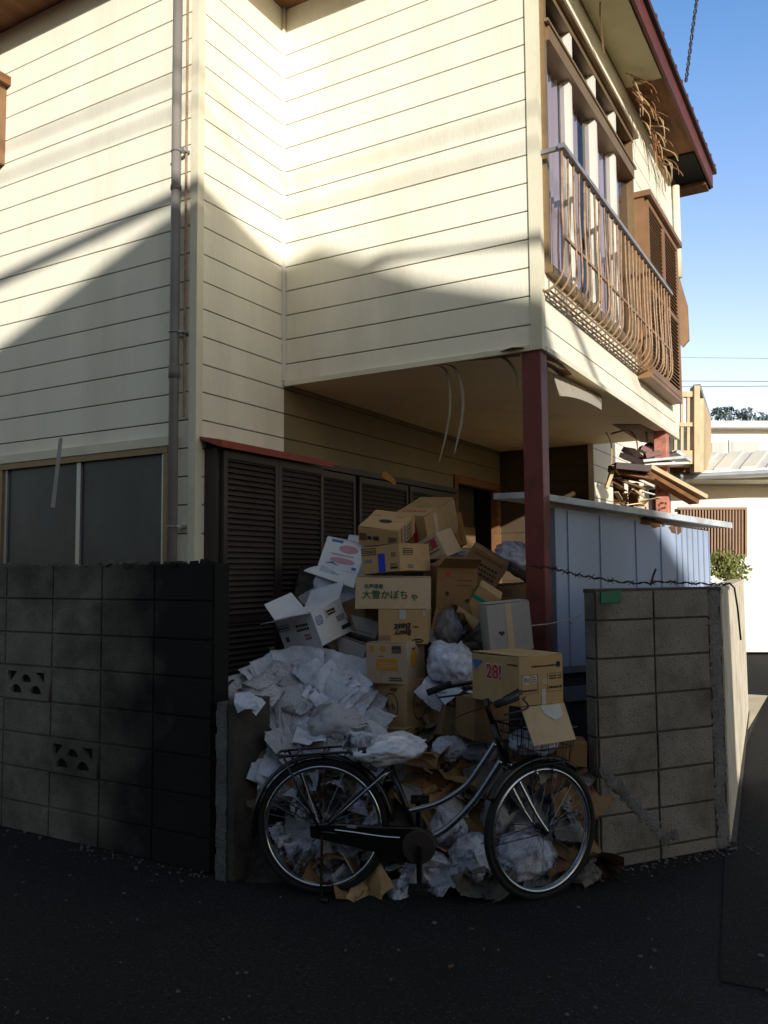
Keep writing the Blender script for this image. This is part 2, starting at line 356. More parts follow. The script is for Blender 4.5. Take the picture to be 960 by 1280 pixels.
# porch soffit with a torn front edge showing brown lath
sf = MB(); sf.bb((BX+.01, CYY+.01, SOF), (DX-.01, 9.05, SOF+.02)); sf.build('porch_soffit', M['soffit'], house)
def patch(name, pts, z, m, th=.003):
    q = [WZ(x, y, z) for x, y in pts]; return MB().prism([(v.x, v.y, z-th) for v in q], (0, 0, th)).build(name, M[m], house)
patch('torn_lath', [(500, 461), (560, 453), (650, 445), (655, 434), (640, 434), (620, 441), (560, 449), (510, 458)], SOF-.001, 'brownwood')
patch('torn_lath', [(682, 440), (700, 452), (715, 468), (700, 470), (684, 462)], SOF-.001, 'brownwood')
patch('torn_lath', [(765, 530), (800, 530), (838, 548), (835, 558), (800, 552)], SOF-.001, 'brownwood')
def hang(pts, d, w, m='strip', name='torn_strip'):
    q = [W(x, y, d+i*.02) for i, (x, y) in enumerate(pts)]
    # smooth
    out = []
    for i in range(len(q)-1):
        for t in (0, .25, .5, .75):
            p0 = q[max(i-1, 0)]; p1 = q[i]; p2 = q[i+1]; p3 = q[min(i+2, len(q)-1)]
            out.append(.5*((2*p1)+(p2-p0)*t+(2*p0-5*p1+4*p2-p3)*t*t+(3*p1-p0-3*p2+p3)*t**3))
    out.append(q[-1]); mb = MB(); o = len(mb.v); vs = []; fs = []
    n = len(out)
    for i, p_ in enumerate(out):
        ww = w*(1-.75*(i/(n-1))**3)
        dd = (out[min(i+1, n-1)]-out[max(i-1, 0)]).normalized(); s_ = (RT*.8+FH*.6); s_ = (s_-dd*s_.dot(dd)).normalized()
        nn = dd.cross(s_)*.0025
        vs += [p_-s_*ww/2-nn, p_+s_*ww/2-nn, p_+s_*ww/2+nn, p_-s_*ww/2+nn]
    for i in range(n-1):
        for j in range(4): fs.append((i*4+j, i*4+(j+1) % 4, (i+1)*4+(j+1) % 4, (i+1)*4+j))
    fs += [(0, 1, 2, 3), tuple((n-1)*4+j for j in (3, 2, 1, 0))]
    mb.add(vs, fs); return mb.build(name, M[m], house)
hang([(535, 456), (556, 461), (562, 485), (562, 515), (556, 550), (549, 577)], 5.5, .02, 'sag')
hang([(545, 455), (568, 460), (578, 490), (577, 525), (568, 566)], 5.45, .028, 'sag')
hang([(625, 446), (636, 452), (646, 468), (648, 484)], 5.35, .025, 'sag')
# torn ceiling sheet sagging near the red post
sg = MB(); vs = []; fs = []
for i in range(9):
    t = i/8
    a = WZ(690+t*62, 500-0*t, SOF-.004).lerp(WZ(700+t*58, 494+6*t, SOF-.004), .5); b = W(692+t*60, 458+30*t, 5.2+.7*t)
    e = W(700+t*52, 495+17*t*t, 5.55+.55*t)
    f_ = WZ(690+t*62, 462+t*33, SOF-.005)
    vs += [f_, e]
for i in range(8): fs.append((i*2, i*2+1, i*2+3, i*2+2))
sg.add(vs, fs); o = sg.build('torn_ceiling_sheet', M['sag'], house)
o.modifiers.new('thick', 'SOLIDIFY').thickness = .004
for q in ([(684, 452), (692, 455), (700, 460), (707, 462)], [(684, 461), (690, 464), (697, 469)]): hang(q, 5.15, .03)
hang([(764, 542), (785, 538), (795, 548), (797, 563)], 8.0, .03, 'brownwood'); hang([(805, 533), (808, 542), (809, 553)], 8.3, .03, 'brownwood')
hang([(757, 540), (764, 555), (764, 580), (759, 600)], 8.0, .02)
# posts
def post(x, y, m):
    MB().bb((x-.062, y-.062, 0), (x+.062, y+.062, SOF-.002)).build('porch_post', M[m], house, bevel=.006)
post(-1.778, 4.955, 'post_red'); post(-1.775, 8.60, 'post_sunlit')
for z_ in (2.33, 2.14, 1.93):
    mb = MB()
    for k in range(7):
        a = k*.9+z_; r_ = .018+.010*(k % 3); mb.box((-1.775+r_*math.cos(a), 8.536, z_+1.5*r_*math.sin(a)), (.018, .003, .022), Euler((0, a, 0)).to_matrix())
    mb.build('rust_mark', M['rust'], house)
# eaves and roof
off = .335
poly = [(-9.4, AY-off), (BX+off, AY-off), (BX+off, CYY-off), (DX+off, CYY-off), (DX+off, 9.68), (-9.4, 9.68)]
MB().prism([(x, y, EAV) for x, y in poly], (0, 0, .14)).build('eave', M['brownwood'], house)
fs_ = MB()
for (a, b) in zip(poly, poly[1:]+poly[:1]):
    a = Vector((*a, 0)); b = Vector((*b, 0)); d = (b-a).normalized(); n = Vector((d.y, -d.x, 0)); 
    fs_.beam(a+n*.012+Vector((0, 0, EAV+.07)), b+n*.012+Vector((0, 0, EAV+.07)), .022, .19)
fs_.build('fascia', M['roofred'], house)
rf = MB(); top = EAV+.16; o2 = .39
pe = [(-9.5, AY-o2), (BX+o2, AY-o2), (BX+o2, CYY-o2), (DX+o2, CYY-o2), (DX+o2, 9.76), (-9.5, 9.76)]
rf.prism([(x, y, top) for x, y in pe], (0, 0, .05))
rf.add([(-9.5, AY-o2, top+.05), (DX+o2, CYY-o2, top+.05), (DX+o2, 9.76, top+.05), (-9.5, 9.76, top+.05), (-6.5, 6.9, top+1.5), (-4.2, 6.9, top+1.5)],
       [(0, 1, 5, 4), (1, 2, 5), (2, 3, 4, 5), (3, 0, 4)])
rf.build('roof', M['tile'], house)
y = CYY-o2+.1
while y < 9.7:
    MB().tube([(DX+o2-.25, y, top+.055), (DX+o2+.004, y, top+.034)], .032, 8).build('eave_tile', M['roofred'], house); y += .265
# cream boards under the eave on the right
MB().bb((DX+.01, 4.6, EAV-.012), (DX+off-.02, 7.25, EAV-.002)).build('eave_board', M['eave_board'], house)
MB().bb((BX+.01, AY-.36, EAV-.012), (BX+.36, CYY-.4, EAV-.002)).build('eave_board', M['eave_board'], house)
MB().bb((DX+.02, 8.75, EAV-.02), (DX+off-.02, 9.6, EAV-.003)).build('eave_gap_shade', M['dark'], house)  # black slab standing for the shade inside the open eave
MB().bb((DX-.1, 9.45, EAV-.06), (DX+off-.02, 9.66, EAV-.022)).build('eave_end', M['brownwood'], house)
# torn reed-like lath hanging below the eave
rl = random.Random(3)
for i in range(44):
    t = i/43; x0 = 784+t*46+rl.uniform(-4, 3); y0 = 92+t*112+rl.uniform(-12, 10)
    dx = rl.uniform(6, 36)*(1-.2*t); dy = rl.uniform(6, 44)
    d = 7.08+t*1.25-rl.uniform(.08, .34); kx, ky = rl.uniform(.3, .6), rl.uniform(.05, .3)
    hang([(x0, y0), (x0+dx*kx, y0+dy*ky), (x0+dx*.85, y0+dy*.55), (x0+dx*rl.uniform(.85, 1.1), y0+dy)], d, rl.uniform(.010, .028), 'strip' if rl.random() < .55 else 'brownwood', 'torn_lath_strip')
# downpipe at the eave end
MB().tube([(DX+.06, 9.12, 5.6), (DX+.06, 9.12, 4.6)], .04, 10).build('downpipe', M['trim'], house, smooth=True)
# ---- downpipe on the near corner
dp = MB(); px_ = -3.815; py_ = AY-.055
dp.tube([(px_, py_, .1), (px_, py_, EAV-.02)], .031, 14); dp.tube([(px_, py_, 2.83), (px_, py_, 2.75)], .036, 14); dp.tube([(px_, py_, 4.02), (px_, py_, 3.99)], .036, 14)
dpo = dp.build('downpipe', M['pipe'], house, smooth=True)
for z in (4.25, 3.05, 1.8):
    MB().torus((px_, py_, z), (1, 0, 0), (0, 1, 0), .034, .005, 20, 6).bb((px_+.03, AY-.06, z-.008), (px_+.07, AY-.001, z+.008)).build('clamp', M['alu'], dpo)
# thin conduit beside it
MB().tube([(px_+.055, AY-.02, 2.5), (px_+.055, AY-.02, 5.4)], .008, 8).build('conduit', M['rail'], house)
# ---- ground floor window on the left
x0, x1, z0, z1 = WIN_A
wn = MB()
wn.bb((x0-.03, AY-.045, z1-.01), (x1+.03, AY+.02, z1+.05)).build('window_hood', M['trim'], house)
wf = MB()
wf.bb((x0, AY-.035, z1-.055), (x1, AY+.06, z1-.012)).bb((x0, AY-.035, z0), (x1, AY+.06, z0+.05)).bb((x0, AY-.03, z0+.05), (x0+.045, AY+.06, z1-.055)).bb((x1-.04, AY-.03, z0+.05), (x1, AY+.06, z1-.055))
wfo = wf.build('window', M['alu_brown'], house, label='wide frosted sliding window of the ground floor')
for (xa, xb) in ((-4.765, -4.725), (x0+.045, x0+.08), (x1-.07, x1-.04)): MB().bb((xa, AY-.012, z0+.05), (xb, AY+.035, z1-.055)).build('sash', M['alu'], wfo)
MB().bb((x0+.05, AY+.005, z0+.05), (x1-.05, AY+.012, z1-.055)).build('pane', M['frost'], wfo)
# upper left shutter box, just in frame
sb = MB(); sb.bb((-6.5, AY-.14, 4.66), (-5.66, AY-.002, 5.28)).build('shutter_box', M['louvre_tan'], house)
MB().prism([(-6.6, AY-.20, 5.28), (-5.61, AY-.20, 5.28), (-5.61, AY-.001, 5.28), (-6.6, AY-.001, 5.28)], (0, 0, .07)).build('shutter_hood', M['brownwood'], house)

# ---- louvred storm shutters along the porch
def louvre(y0, y1, za, zb, x, side='+x', m='shutter', parent=house):
    fr = MB(); w = .035
    fr.bb((x-.03, y0, za), (x, y0+w, zb)).bb((x-.03, y1-w, za), (x, y1, zb)).bb((x-.03, y0+w, zb-.05), (x, y1-w, zb)).bb((x-.03, y0+w, za), (x, y1-w, za+.06)).bb((x-.03, y0+w, (za+zb)/2-.02), (x-.004, y1-w, (za+zb)/2+.02))
    f = fr.build('shutter', M['shutter_frame' if m == 'shutter' else m], parent)
    sl = MB(); z = za+.06
    while z < zb-.06:
        sl.add([(x-.028, y0+w, z+.034), (x-.006, y0+w, z+.004), (x-.006, y1-w, z+.004), (x-.028, y1-w, z+.034), (x-.031, y0+w, z+.031), (x-.009, y0+w, z), (x-.009, y1-w, z), (x-.031, y1-w, z+.031)],
               [(0, 1, 2, 3), (1, 5, 6, 2), (4, 7, 6, 5), (0, 3, 7, 4)]); z += .0365
    sl.build('slats', M[m], f); return f
SX = BX+.135
for (ya, yb) in ((AY+.085, AY+.115), (5.215, 5.235)): MB().bb((BX+.001, ya, .1), (SX-.032, yb, 2.30)).build('shutter_case', M['shutter_frame'], house)
MB().bb((BX-.05, AY+.12, .1), (BX+.0, 7.77, 2.32)).build('shutter_backing', M['dark'], house)
louvre(AY+.12, 4.655, .12, 2.29, SX); louvre(4.66, 5.21, .12, 2.29, SX)
louvre(5.24, 5.80, .12, 2.29, BX+.05); louvre(5.86, 6.70, .12, 2.29, BX+.05); louvre(6.74, 7.72, .12, 2.29, BX+.05)
MB().bb((BX-.01, AY+.1, 2.30), (BX+.06, 7.76, 2.345)).build('lintel', M['shutter_frame'], house)
MB().prism([(BX+.001, AY+.02, 2.375), (BX+.001, AY+.02, 2.36), (SX+.06, AY+.02, 2.29), (SX+.07, AY+.02, 2.29), (SX+.07, AY+.02, 2.335)], (0, 1.26, 0)).build('shutter_hood', M['hoodred'], house)
# orange torn piece caught on the lintel
hang([(478, 592), (484, 596), (490, 600), (494, 606)], 6.3, .06, 'card_orange', 'torn_label')
# ---- entrance recess
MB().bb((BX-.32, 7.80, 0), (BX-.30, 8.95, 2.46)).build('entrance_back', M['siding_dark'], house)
MB().bb((BX-.06, 7.76, 0), (BX+.02, 7.84, 2.5)).bb((BX-.06, 8.88, 0), (BX+.02, 8.96, 2.5)).bb((BX-.06, 7.84, 2.42), (BX+.02, 8.88, 2.5)).build('door_frame', M['brownwood'], house)
dr = MB(); dr.bb((BX-.28, 7.9, .1), (BX-.24, 8.84, 2.0)); dro = dr.build('front_door', M['alu_brown'], house)
for i in range(4): MB().bb((BX-.239, 8.0+i*.2, .4), (BX-.232, 8.06+i*.2, 1.7)).build('slot', M['dark'], dro)

# ---- upper windows over the lane side
def db(a, b, o=DX): return (o+a[0], a[1], a[2]), (o+b[0], b[1], b[2])
y0, y1, z0, z1, zt = 4.995, 7.34, 3.38, 5.33, 4.95
wf = MB()
wf.bb((DX-.10, y0, z1-.05), (DX+.035, y1, z1)).bb((DX-.10, y0, z0), (DX+.05, y1, z0+.05)).bb((DX-.10, y0, z0+.05), (DX+.03, y0+.045, z1-.05)).bb((DX-.10, y1-.05, z0+.05), (DX+.03, y1, z1-.05)).bb((DX-.1, y0+.045, zt-.02), (DX+.05, y1-.05, zt+.075))
wfo = wf.build('window', M['alu_brown'], house, label='long upper window with curtains behind the bent railing')
MB().bb((DX+.0, y0-.03, z1+.003), (DX+.075, y1+.05, z1+.035)).bb((DX+.031, y0, zt+.08), (DX+.06, y1, zt+.10)).build('drip_cap', M['alu_brown'], wfo)
for k, yy in enumerate((5.58, 6.17, 6.76)):
    MB().bb((DX-.05, yy-.030, z0+.05), (DX+.018+.01*(k % 2), yy+.030, zt-.02)).build('sash', M['trim_white'], wfo)
    MB().bb((DX-.05, yy-.03, zt+.076), (DX+.026, yy+.03, z1-.05)).build('sash', M['trim_white'], wfo)
for (za, zb) in ((z0+.05, zt-.02), (zt+.076, z1-.05)):
    MB().quad((DX-.02, y0+.045, za), (DX-.02, y1-.05, za), (DX-.02, y1-.05, zb), (DX-.02, y0+.045, zb)).build('pane', M['glass'], wfo)
cu = MB(); n = 150; vs = []; fs = []
for i in range(n):
    t = i/(n-1); yy = y0+.06+t*(5.95-y0); xx = DX-.085+.022*math.sin(t*70)+.01*math.sin(t*31)
    yy2 = yy
    vs += [(xx, yy2, z0+.06), (xx+.004*math.sin(t*40), yy2, zt+.02)]
for i in range(n-1): fs.append((2*i, 2*i+1, 2*i+3, 2*i+2))
cu.add(vs, fs)
vs = []; fs = []
for i in range(n):
    t = i/(n-1); yy = 6.2+t*1.05; xx = DX-.09+.022*math.sin(t*55)
    vs += [(xx, yy, z0+.06), (xx, yy, zt+.02)]
for i in range(n-1): fs.append((2*i, 2*i+1, 2*i+3, 2*i+2))
cu.add(vs, fs); cu.build('curtain', M['curtain'], wfo)
MB().bb((DX-.9, y0-.04, z0-.02), (DX-.85, y1+.1, z1+.1)).bb((DX-.85, y0-.06, z0-.02), (DX-.11, y0-.04, z1+.1)).bb((DX-.85, y1+.1, z0-.02), (DX-.11, y1+.12, z1+.1)).build('room_interior', M['dark'], house)
# shutter storage box with tan louvres
MB().bb((DX+.001, 7.40, 3.22), (DX+.10, 7.44, 4.80)).bb((DX+.001, 8.74, 3.22), (DX+.12, 8.78, 4.80)).bb((DX+.001, 7.38, 4.80), (DX+.16, 8.82, 4.85)).bb((DX+.001, 7.40, 3.18), (DX+.12, 8.78, 3.22)).build('shutter_case', M['louvre_tan'], house)
louvre(7.44, 8.08, 3.22, 4.79, DX+.125, m='louvre_tan'); louvre(8.09, 8.74, 3.22, 4.79, DX+.125, m='louvre_tan')
# a shutter leaf hanging loose off the end
lf = MB(); q = [W(846, 338, 8.7), W(859, 382, 8.75), W(861, 425, 8.75), W(853, 434, 8.72), W(848, 428, 8.7)]
lf.prism(q, RT*.02+FH*.03); lf.build('loose_shutter', M['louvre_tan'], house)
# bowed window railing
RXX = DX+.155
rl_ = MB(); rl_.bb((RXX-.02, 4.90, 4.115), (RXX+.02, 8.18, 4.145)); rl_.bb((DX, 4.92, 4.118), (RXX-.02, 4.945, 4.142)); rl_.bb((DX, 8.12, 4.118), (RXX-.02, 8.15, 4.142))
railing = rl_.build('window_railing', M['railtop'], house)
MB().bb((RXX-.012, 4.92, 3.555), (RXX+.004, 8.15, 3.575)).build('middle_rail', M['rail'], railing)
lo = MB()
for i, (dx, dz) in enumerate(((.02, 3.24), (.055, 3.235), (.09, 3.245))): lo.tube([(DX+dx, 4.9, dz), (DX+dx, 8.2, dz)], .007, 6)
lo.build('lower_rods', M['rail'], railing)
NB = 28
for i in range(NB):
    yy = 4.93+i*(3.2/(NB-1)); wob = rnd.uniform(-.018, .018)
    br = rnd.uniform(-.012, .014); pts = [(RXX-.006, yy, 4.117), (RXX-.006+br*.4, yy+wob, 3.8), (RXX+.004+br, yy+wob*.6, 3.45)]
    for k in range(1, 7):
        a = k/6*math.pi/2; pts.append((RXX-.146+(.15+br)*math.cos(a), yy+wob*.4, 3.40-.165*math.sin(a)+.0))
    MB().tube(pts, .0078, 6).build('bar', M['rail'], railing, smooth=True)

# ------------------------------------------------------------------ concrete block walls
def block_wall(mb_blocks, o, d, n, cols, rows, depth, skip=()):
    """cols/rows boundaries along d and z; block faces proud of the mortar bed"""
    o = Vector((*o, 0)); d = Vector((*d, 0)); n = Vector((*n, 0)); rw = random.Random(len(cols)*7+len(rows))
    for i in range(len(cols)-1):
        for j in range(len(rows)-1):
            if (i, j) in skip: continue
            g = .0055; pr = .006+rw.uniform(-.002, .002)
            q = [o+d*t+n*f+Vector((0, 0, z)) for t in (cols[i]+g, cols[i+1]-g) for f in (-depth, pr) for z in (rows[j]+g, rows[j+1]-g)]
            mb_blocks.add(q, [(0, 1, 3, 2), (4, 6, 7, 5), (0, 4, 5, 1), (2, 3, 7, 6), (0, 2, 6, 4), (1, 5, 7, 3)])
WYF = 3.30
lw = thing('block_wall', 'dark weather-stained concrete block wall with two pierced vent blocks under the frosted window', 'wall', (-5, WYF, 0))
cols = [-8.27, -7.86, -7.45, -7.04, -6.63, -6.22, -5.81, -5.40, -4.985, -4.578, -4.155, -3.745, -3.34, -2.93]
rows = [0, .17, .37, .57, .765, .965, 1.16, 1.36, 1.56]
MB().bb((-8.3, WYF+.006, 0), (-2.925, WYF+.115, 1.552)).build('mortar_core', M['stained'], lw)
bm_ = MB(); block_wall(bm_, (0, WYF), (1, 0), (0, -1), cols, rows, .003, skip=[(9, 4), (10, 2)]); bm_.build('blocks', M['stained'], lw, bevel=.003)
# crumbly worn cap at the right end
cp = MB(); rc = random.Random(5)
for i in range(60):
    x = rc.uniform(-5.4, -2.92); s_ = rc.uniform(.012, .03)
    cp.box((x, WYF+rc.uniform(.0, .1), 1.555), (s_*2.2, s_*1.6, s_*.9), Euler((rc.uniform(-.4, .4), rc.uniform(-.4, .4), rc.uniform(0, 3))).to_matrix())
cp.build('crumbling_cap', M['stained'], lw)
def vent(xa, xb, za, zb):
    """pierced block: a slab with two corner triangles and three half-moon holes"""
    w2, h2 = (xb-xa)/2-.006, (zb-za)/2-.006; cx, cz = (xa+xb)/2, (za+zb)/2
    def arc(ox, oz, r): return [(ox+r*math.cos(a), oz+r*math.sin(a)) for a in [math.pi*k/10 for k in range(11)]]
    holes = [arc(-.088, -.064, .052), arc(.088, -.064, .052), arc(0, .002, .048),
             [(-.165, .066), (-.165, .0), (-.135, .008), (-.085, .058), (-.085, .066)], [(.165, .066), (.085, .066), (.085, .058), (.135, .008), (.165, .0)]]
    c = bpy.data.curves.new('vent', 'CURVE'); c.dimensions = '2D'; c.fill_mode = 'BOTH'; c.extrude = .011
    for P_ in [[(-w2, -h2), (w2, -h2), (w2, h2), (-w2, h2)]]+holes:
        sp_ = c.splines.new('POLY'); sp_.points.add(len(P_)-1); sp_.use_cyclic_u = True
        for q, (x, y) in zip(sp_.points, P_): q.co = (x, y, 0, 1)
    t = bpy.data.objects.new('vent', c); C.objects.link(t); bpy.context.view_layer.update(); me = bpy.data.meshes.new_from_object(t); bpy.data.objects.remove(t); bpy.data.curves.remove(c)
    me.transform(Matrix.Translation((cx, WYF-.006, cz)) @ Matrix.Rotation(math.pi/2, 4, 'X')); me.materials.clear(); me.materials.append(M['stained'])
    o = bpy.data.objects.new('vent_block', me); C.objects.link(o); o.parent = lw; o.matrix_parent_inverse = Matrix.Translation(lw.location).inverted()
    MB().bb((xa+.01, WYF+.0045, za+.01), (xb-.01, WYF+.0055, zb-.01)).build('hollow', M['dark'], o, world=False).matrix_parent_inverse = Matrix.Identity(4)  # black sheet standing for shade behind the pierced holes
vent(-4.578, -4.155, .765, .965); vent(-4.155, -3.745, .37, .57)
st = thing('gate_stub', 'low black-stained block stub with a grey mortar edge at the left of the gateway', 'gate post', (-2.80, 3.35, 0))
MB().bb((-2.87, 3.262, 0), (-2.80, 3.55, .86)).build('stub_body', M['mortar'], st, bevel=.01)
sb_ = MB(); sb_.bb((-2.80, 3.262, 0), (-2.755, 3.55, .86)); sb_.build('stub_blocks', MATS['mortar'], st, bevel=.008)
ms = MB(); rc = random.Random(9)
for i in range(22):
    z = i*.039; ms.box((-2.832+rc.uniform(-.003, .003), 3.2585, z+.02), (.062+rc.uniform(-.006, .008), .009, .0402))
ms.build('mortar_strip', M['mortar_new'], st)
# right pillar
PA, PB = Vector((-1.240, 4.282, 0)), Vector((-.735, 4.985, 0)); PD = (PB-PA).normalized(); PN = Vector((PD.y, -PD.x, 0)); PL = (PB-PA).length
pl = thing('gate_pillar', 'grey concrete block pillar patched with mortar and carrying a small green tag', 'wall', tuple(PA))
core = MB(); core.prism([PA-PN*.004, PB-PN*.004, PB-PN*.085, PA-PN*.085], (0, 0, 1.385)); core.build('mortar_core', M['mortar'], pl)
bm_ = MB(); prow = [0, .07, .265, .46, .655, .855, 1.05, 1.245, 1.40]
block_wall(bm_, (PA.x, PA.y), (PD.x, PD.y), (PN.x, PN.y), [0, .38, .765], prow, .003); bm_.build('blocks', M['block'], pl, bevel=.004)
bm_ = MB(); block_wall(bm_, (PA.x, PA.y), (-PN.x, -PN.y), (-PD.x, -PD.y), [0, .085], prow, .003); bm_.build('end_blocks', M['block'], pl, bevel=.004)
MB().prism([PA+PN*.006-PD*.006+Vector((0, 0, 1.386)), PB+PN*.006+Vector((0, 0, 1.386)), PB-PN*.09+Vector((0, 0, 1.386)), PA-PN*.09-PD*.006+Vector((0, 0, 1.386))], (0, 0, .022)).build('cap', M['mortar'], pl, bevel=.006)
rc = random.Random(12)
def blob(mb, c, nrm, r, h, seed, squash=(1, 1)):
    """a trowelled lump of mortar: irregular low dome on a plane"""
    nrm = Vector(nrm).normalized(); t = Vector((0, 0, 1)); s_ = nrm.cross(t).normalized(); rr = random.Random(seed)
    n = 14; ring = [1+rr.uniform(-.28, .28) for _ in range(n)]; o = len(mb.v); vs = [Vector(c)+nrm*h]
    for k, f in ((.55, .85), (1, 0)):
        for i in range(n):
            a = 2*math.pi*i/n; vs.append(Vector(c)+(s_*math.cos(a)*squash[0]+t*math.sin(a)*squash[1])*r*f_if(k, ring[i])+nrm*h*f*rr.uniform(.75, 1.1))
    fs = [(0, 1+i, 1+(i+1) % n) for i in range(n)]+[(1+i, 1+n+i, 1+n+(i+1) % n, 1+(i+1) % n) for i in range(n)]
    mb.add(vs, fs)
def f_if(k, r): return k*r
def onpil(px, py):
    v = ray(px, py); t = (PA-CAMP).dot(PN)/v.dot(PN); return CAMP+v*t
mp_ = MB()
for i, (px, py) in enumerate([(757, 962), (760, 975), (772, 985), (780, 992), (788, 1003), (797, 1012), (803, 1020), (812, 1025), (818, 1033), (824, 1042), (832, 1048), (842, 1044)]):
    blob(mp_, onpil(px, py)+PN*.004, PN, .038, .008, i)
mp_.build('mortar_patch', M['mortar_new'], pl, smooth=False)
mp_ = MB()
for i in range(26):
    z = .03+i*.054; blob(mp_, PA+PD*(PL-.055+.008*math.sin(i))+Vector((0, 0, min(z, 1.36)))+PN*.001, PN, .046, .006, i+40, (1, 1.1))
mp_.build('mortar_strip', M['mortar_new'], pl)
g = [onpil(749, 740), onpil(774, 738), onpil(774, 753), onpil(749, 754)]
MB().prism([v+PN*.010 for v in g], PN*.006).build('green_tag', M['green_tag'], pl, bevel=.002)
# lane side wall behind the pillar
LA = PB+PD*.0+Vector((.0, 0, 0)); LB = Vector((-1.19, 9.6, 0)); LD = (LB-LA).normalized(); LN = Vector((LD.y, -LD.x, 0)); LL = (LB-LA).length
lwl = thing('lane_wall', 'long low rendered boundary wall running back beside the lane, its lane face sunlit', 'wall', tuple(LA))
MB().prism([LA+LN*.004, LB+LN*.004, LB-LN*.11, LA-LN*.11], (0, 0, 1.37)).build('mortar_core', M['lane_wall'], lwl)
lcols = [0.06]; 
while lcols[-1]+.4 < LL: lcols.append(lcols[-1]+.4)
MB().prism([LA+LN*.03, LB+LN*.012, LB-LN*.12, LA-LN*.12], (0, 0, .028), ).build('wall_foot', M['mortar'], lwl)
MB().prism([LA+LN*.012+Vector((0, 0, 1.371)), LB+LN*.012+Vector((0, 0, 1.371)), LB-LN*.118+Vector((0, 0, 1.371)), LA-LN*.118+Vector((0, 0, 1.371))], (0, 0, .03)).build('cap', M['lane_wall'], lwl, bevel=.005)

# ------------------------------------------------------------------ shed
SA, SB = Vector((-1.735, 5.155, 0)), Vector((-.985, 6.25, 0)); SD = (SB-SA).normalized(); SN = Vector((SD.y, -SD.x, 0)); SL = (SB-SA).length
shed = thing('garden_shed', 'pale blue-grey sheet metal storage shed with a sloping flat roof behind the red post', 'shed', tuple(SA))
def sp(t, f, z): return SA+SD*t+SN*f+Vector((0, 0, z))
def roofz(t): return 1.925-.125*t/SL
b = MB(); b.add([sp(0, 0, .9), sp(SL, 0, .9), sp(SL, 0, roofz(SL)-.02), sp(0, 0, roofz(0)-.02), sp(0, -.12, .9), sp(SL, -.3, .9), sp(SL, -.3, roofz(SL)-.02), sp(0, -.12, roofz(0)-.02)],
      [(0, 1, 2, 3), (4, 5, 6, 7), (0, 3, 7, 4), (1, 2, 6, 5), (0, 1, 5, 4)]); b.build('panel', M['shed'], shed)
r_ = MB()
for t in (.10, .36, .66, .88): r_.beam(sp(t, .004, .905), sp(t, .004, roofz(t)-.03), .014, .006)
for i in range(7): 
    t = 1.02+i*.05; r_.beam(sp(t, .003, .905), sp(t, .003, roofz(t)-.03), .010, .006)
r_.build('ribs', M['shed'], shed)
rr_ = MB(); rr_.add([sp(-.24, .10, roofz(-.24)), sp(SL+.12, .10, roofz(SL+.12)), sp(SL+.12, -.34, roofz(SL+.12)+.03), sp(-.24, -.34, roofz(-.24)+.03),
     sp(-.24, .10, roofz(-.24)+.042), sp(SL+.12, .10, roofz(SL+.12)+.042), sp(SL+.12, -.34, roofz(SL+.12)+.07), sp(-.24, -.34, roofz(-.24)+.07)],
     [(0, 1, 2, 3), (4, 5, 6, 7), (0, 1, 5, 4), (1, 2, 6, 5), (2, 3, 7, 6), (3, 0, 4, 7)]); rr_.build('roof', M['shed_roof'], shed, bevel=.004)
MB().prism([sp(-.02, .012, .86), sp(SL, .012, .86), sp(SL, -.3, .86), sp(-.02, -.12, .86)], (0, 0, .038)).build('sill', M['shed_mid'], shed)
MB().prism([sp(.0, -.03, 0), sp(SL, -.03, 0), sp(SL, -.3, 0), sp(0, -.12, 0)], (0, 0, .858)).build('base', M['shed_dark'], shed)
MB().prism([sp(.0, .0, .68), sp(SL, .0, .68), sp(SL, -.028, .68), sp(0, -.028, .68)], (0, 0, .09)).build('base_rail', M['shed_mid'], shed)
rs = MB(); 
for (px, py) in ((809, 652), (845, 662), (820, 655)):
    v = ray(px, py); t = (SA-CAMP).dot(SN)/v.dot(SN); blob(rs, CAMP+v*t+SN*.0005, SN, .06, .002, px, (1.2, .5))
rs.build('rust_stain', M['rust'], shed)

# ------------------------------------------------------------------ barbed wire, cord
bw = MB(); pts = [(663, 708), (690, 710), (704, 714), (722, 719), (742, 722), (770, 727), (800, 729), (830, 727), (860, 729), (890, 730), (905, 731)]
wp = [W(x, y, 4.75+.30*(x-663)/240) for x, y in pts]
wpp = []
for a, b2 in zip(wp[:-1], wp[1:]):
    for k in range(8):
        t = k/8; wpp.append(a.lerp(b2, t))
wpp.append(wp[-1])
bw.tube([p_+Vector((0, 0, .006*math.sin(i*1.3))) for i, p_ in enumerate(wpp)], .0035, 5); bw.tube([p_+Vector((.004, 0, .006*math.cos(i*1.3))) for i, p_ in enumerate(wpp)], .0035, 5)
rc = random.Random(4)
for p_ in wpp[3::7]:
    for s_ in (-1, 1): bw.tube([p_-RT*.018+Vector((0, 0, -.014*s_)), p_+RT*.018+Vector((0, 0, .016*s_))], .0022, 4)
bwo = bw.build('strand', M['wire']); 
bwt = thing('barbed_wire', 'rusty barbed wire strung from the red post over the top of the block pillar', 'barbed wire', tuple(wp[0]))
bwo.parent = bwt; bwo.matrix_parent_inverse = Matrix.Translation(wp[0]).inverted()
ns = MB(); ns.tube([W(813, 732, 4.8), W(817, 718, 4.8), W(820, 711, 4.8)], .006, 6).build('iron_stub', M['wire'], bwt)
cw = MB(); cw.tube([W(905, 731, 5.1), W(912, 729, 5.15), W(918, 735, 5.15), W(922, 760, 5.1), W(926, 800, 5.05)], .006, 6); tag(cw.build('loose_cable', M['wire']), 'loose dark cable drooping over the corner of the block pillar', 'cable')
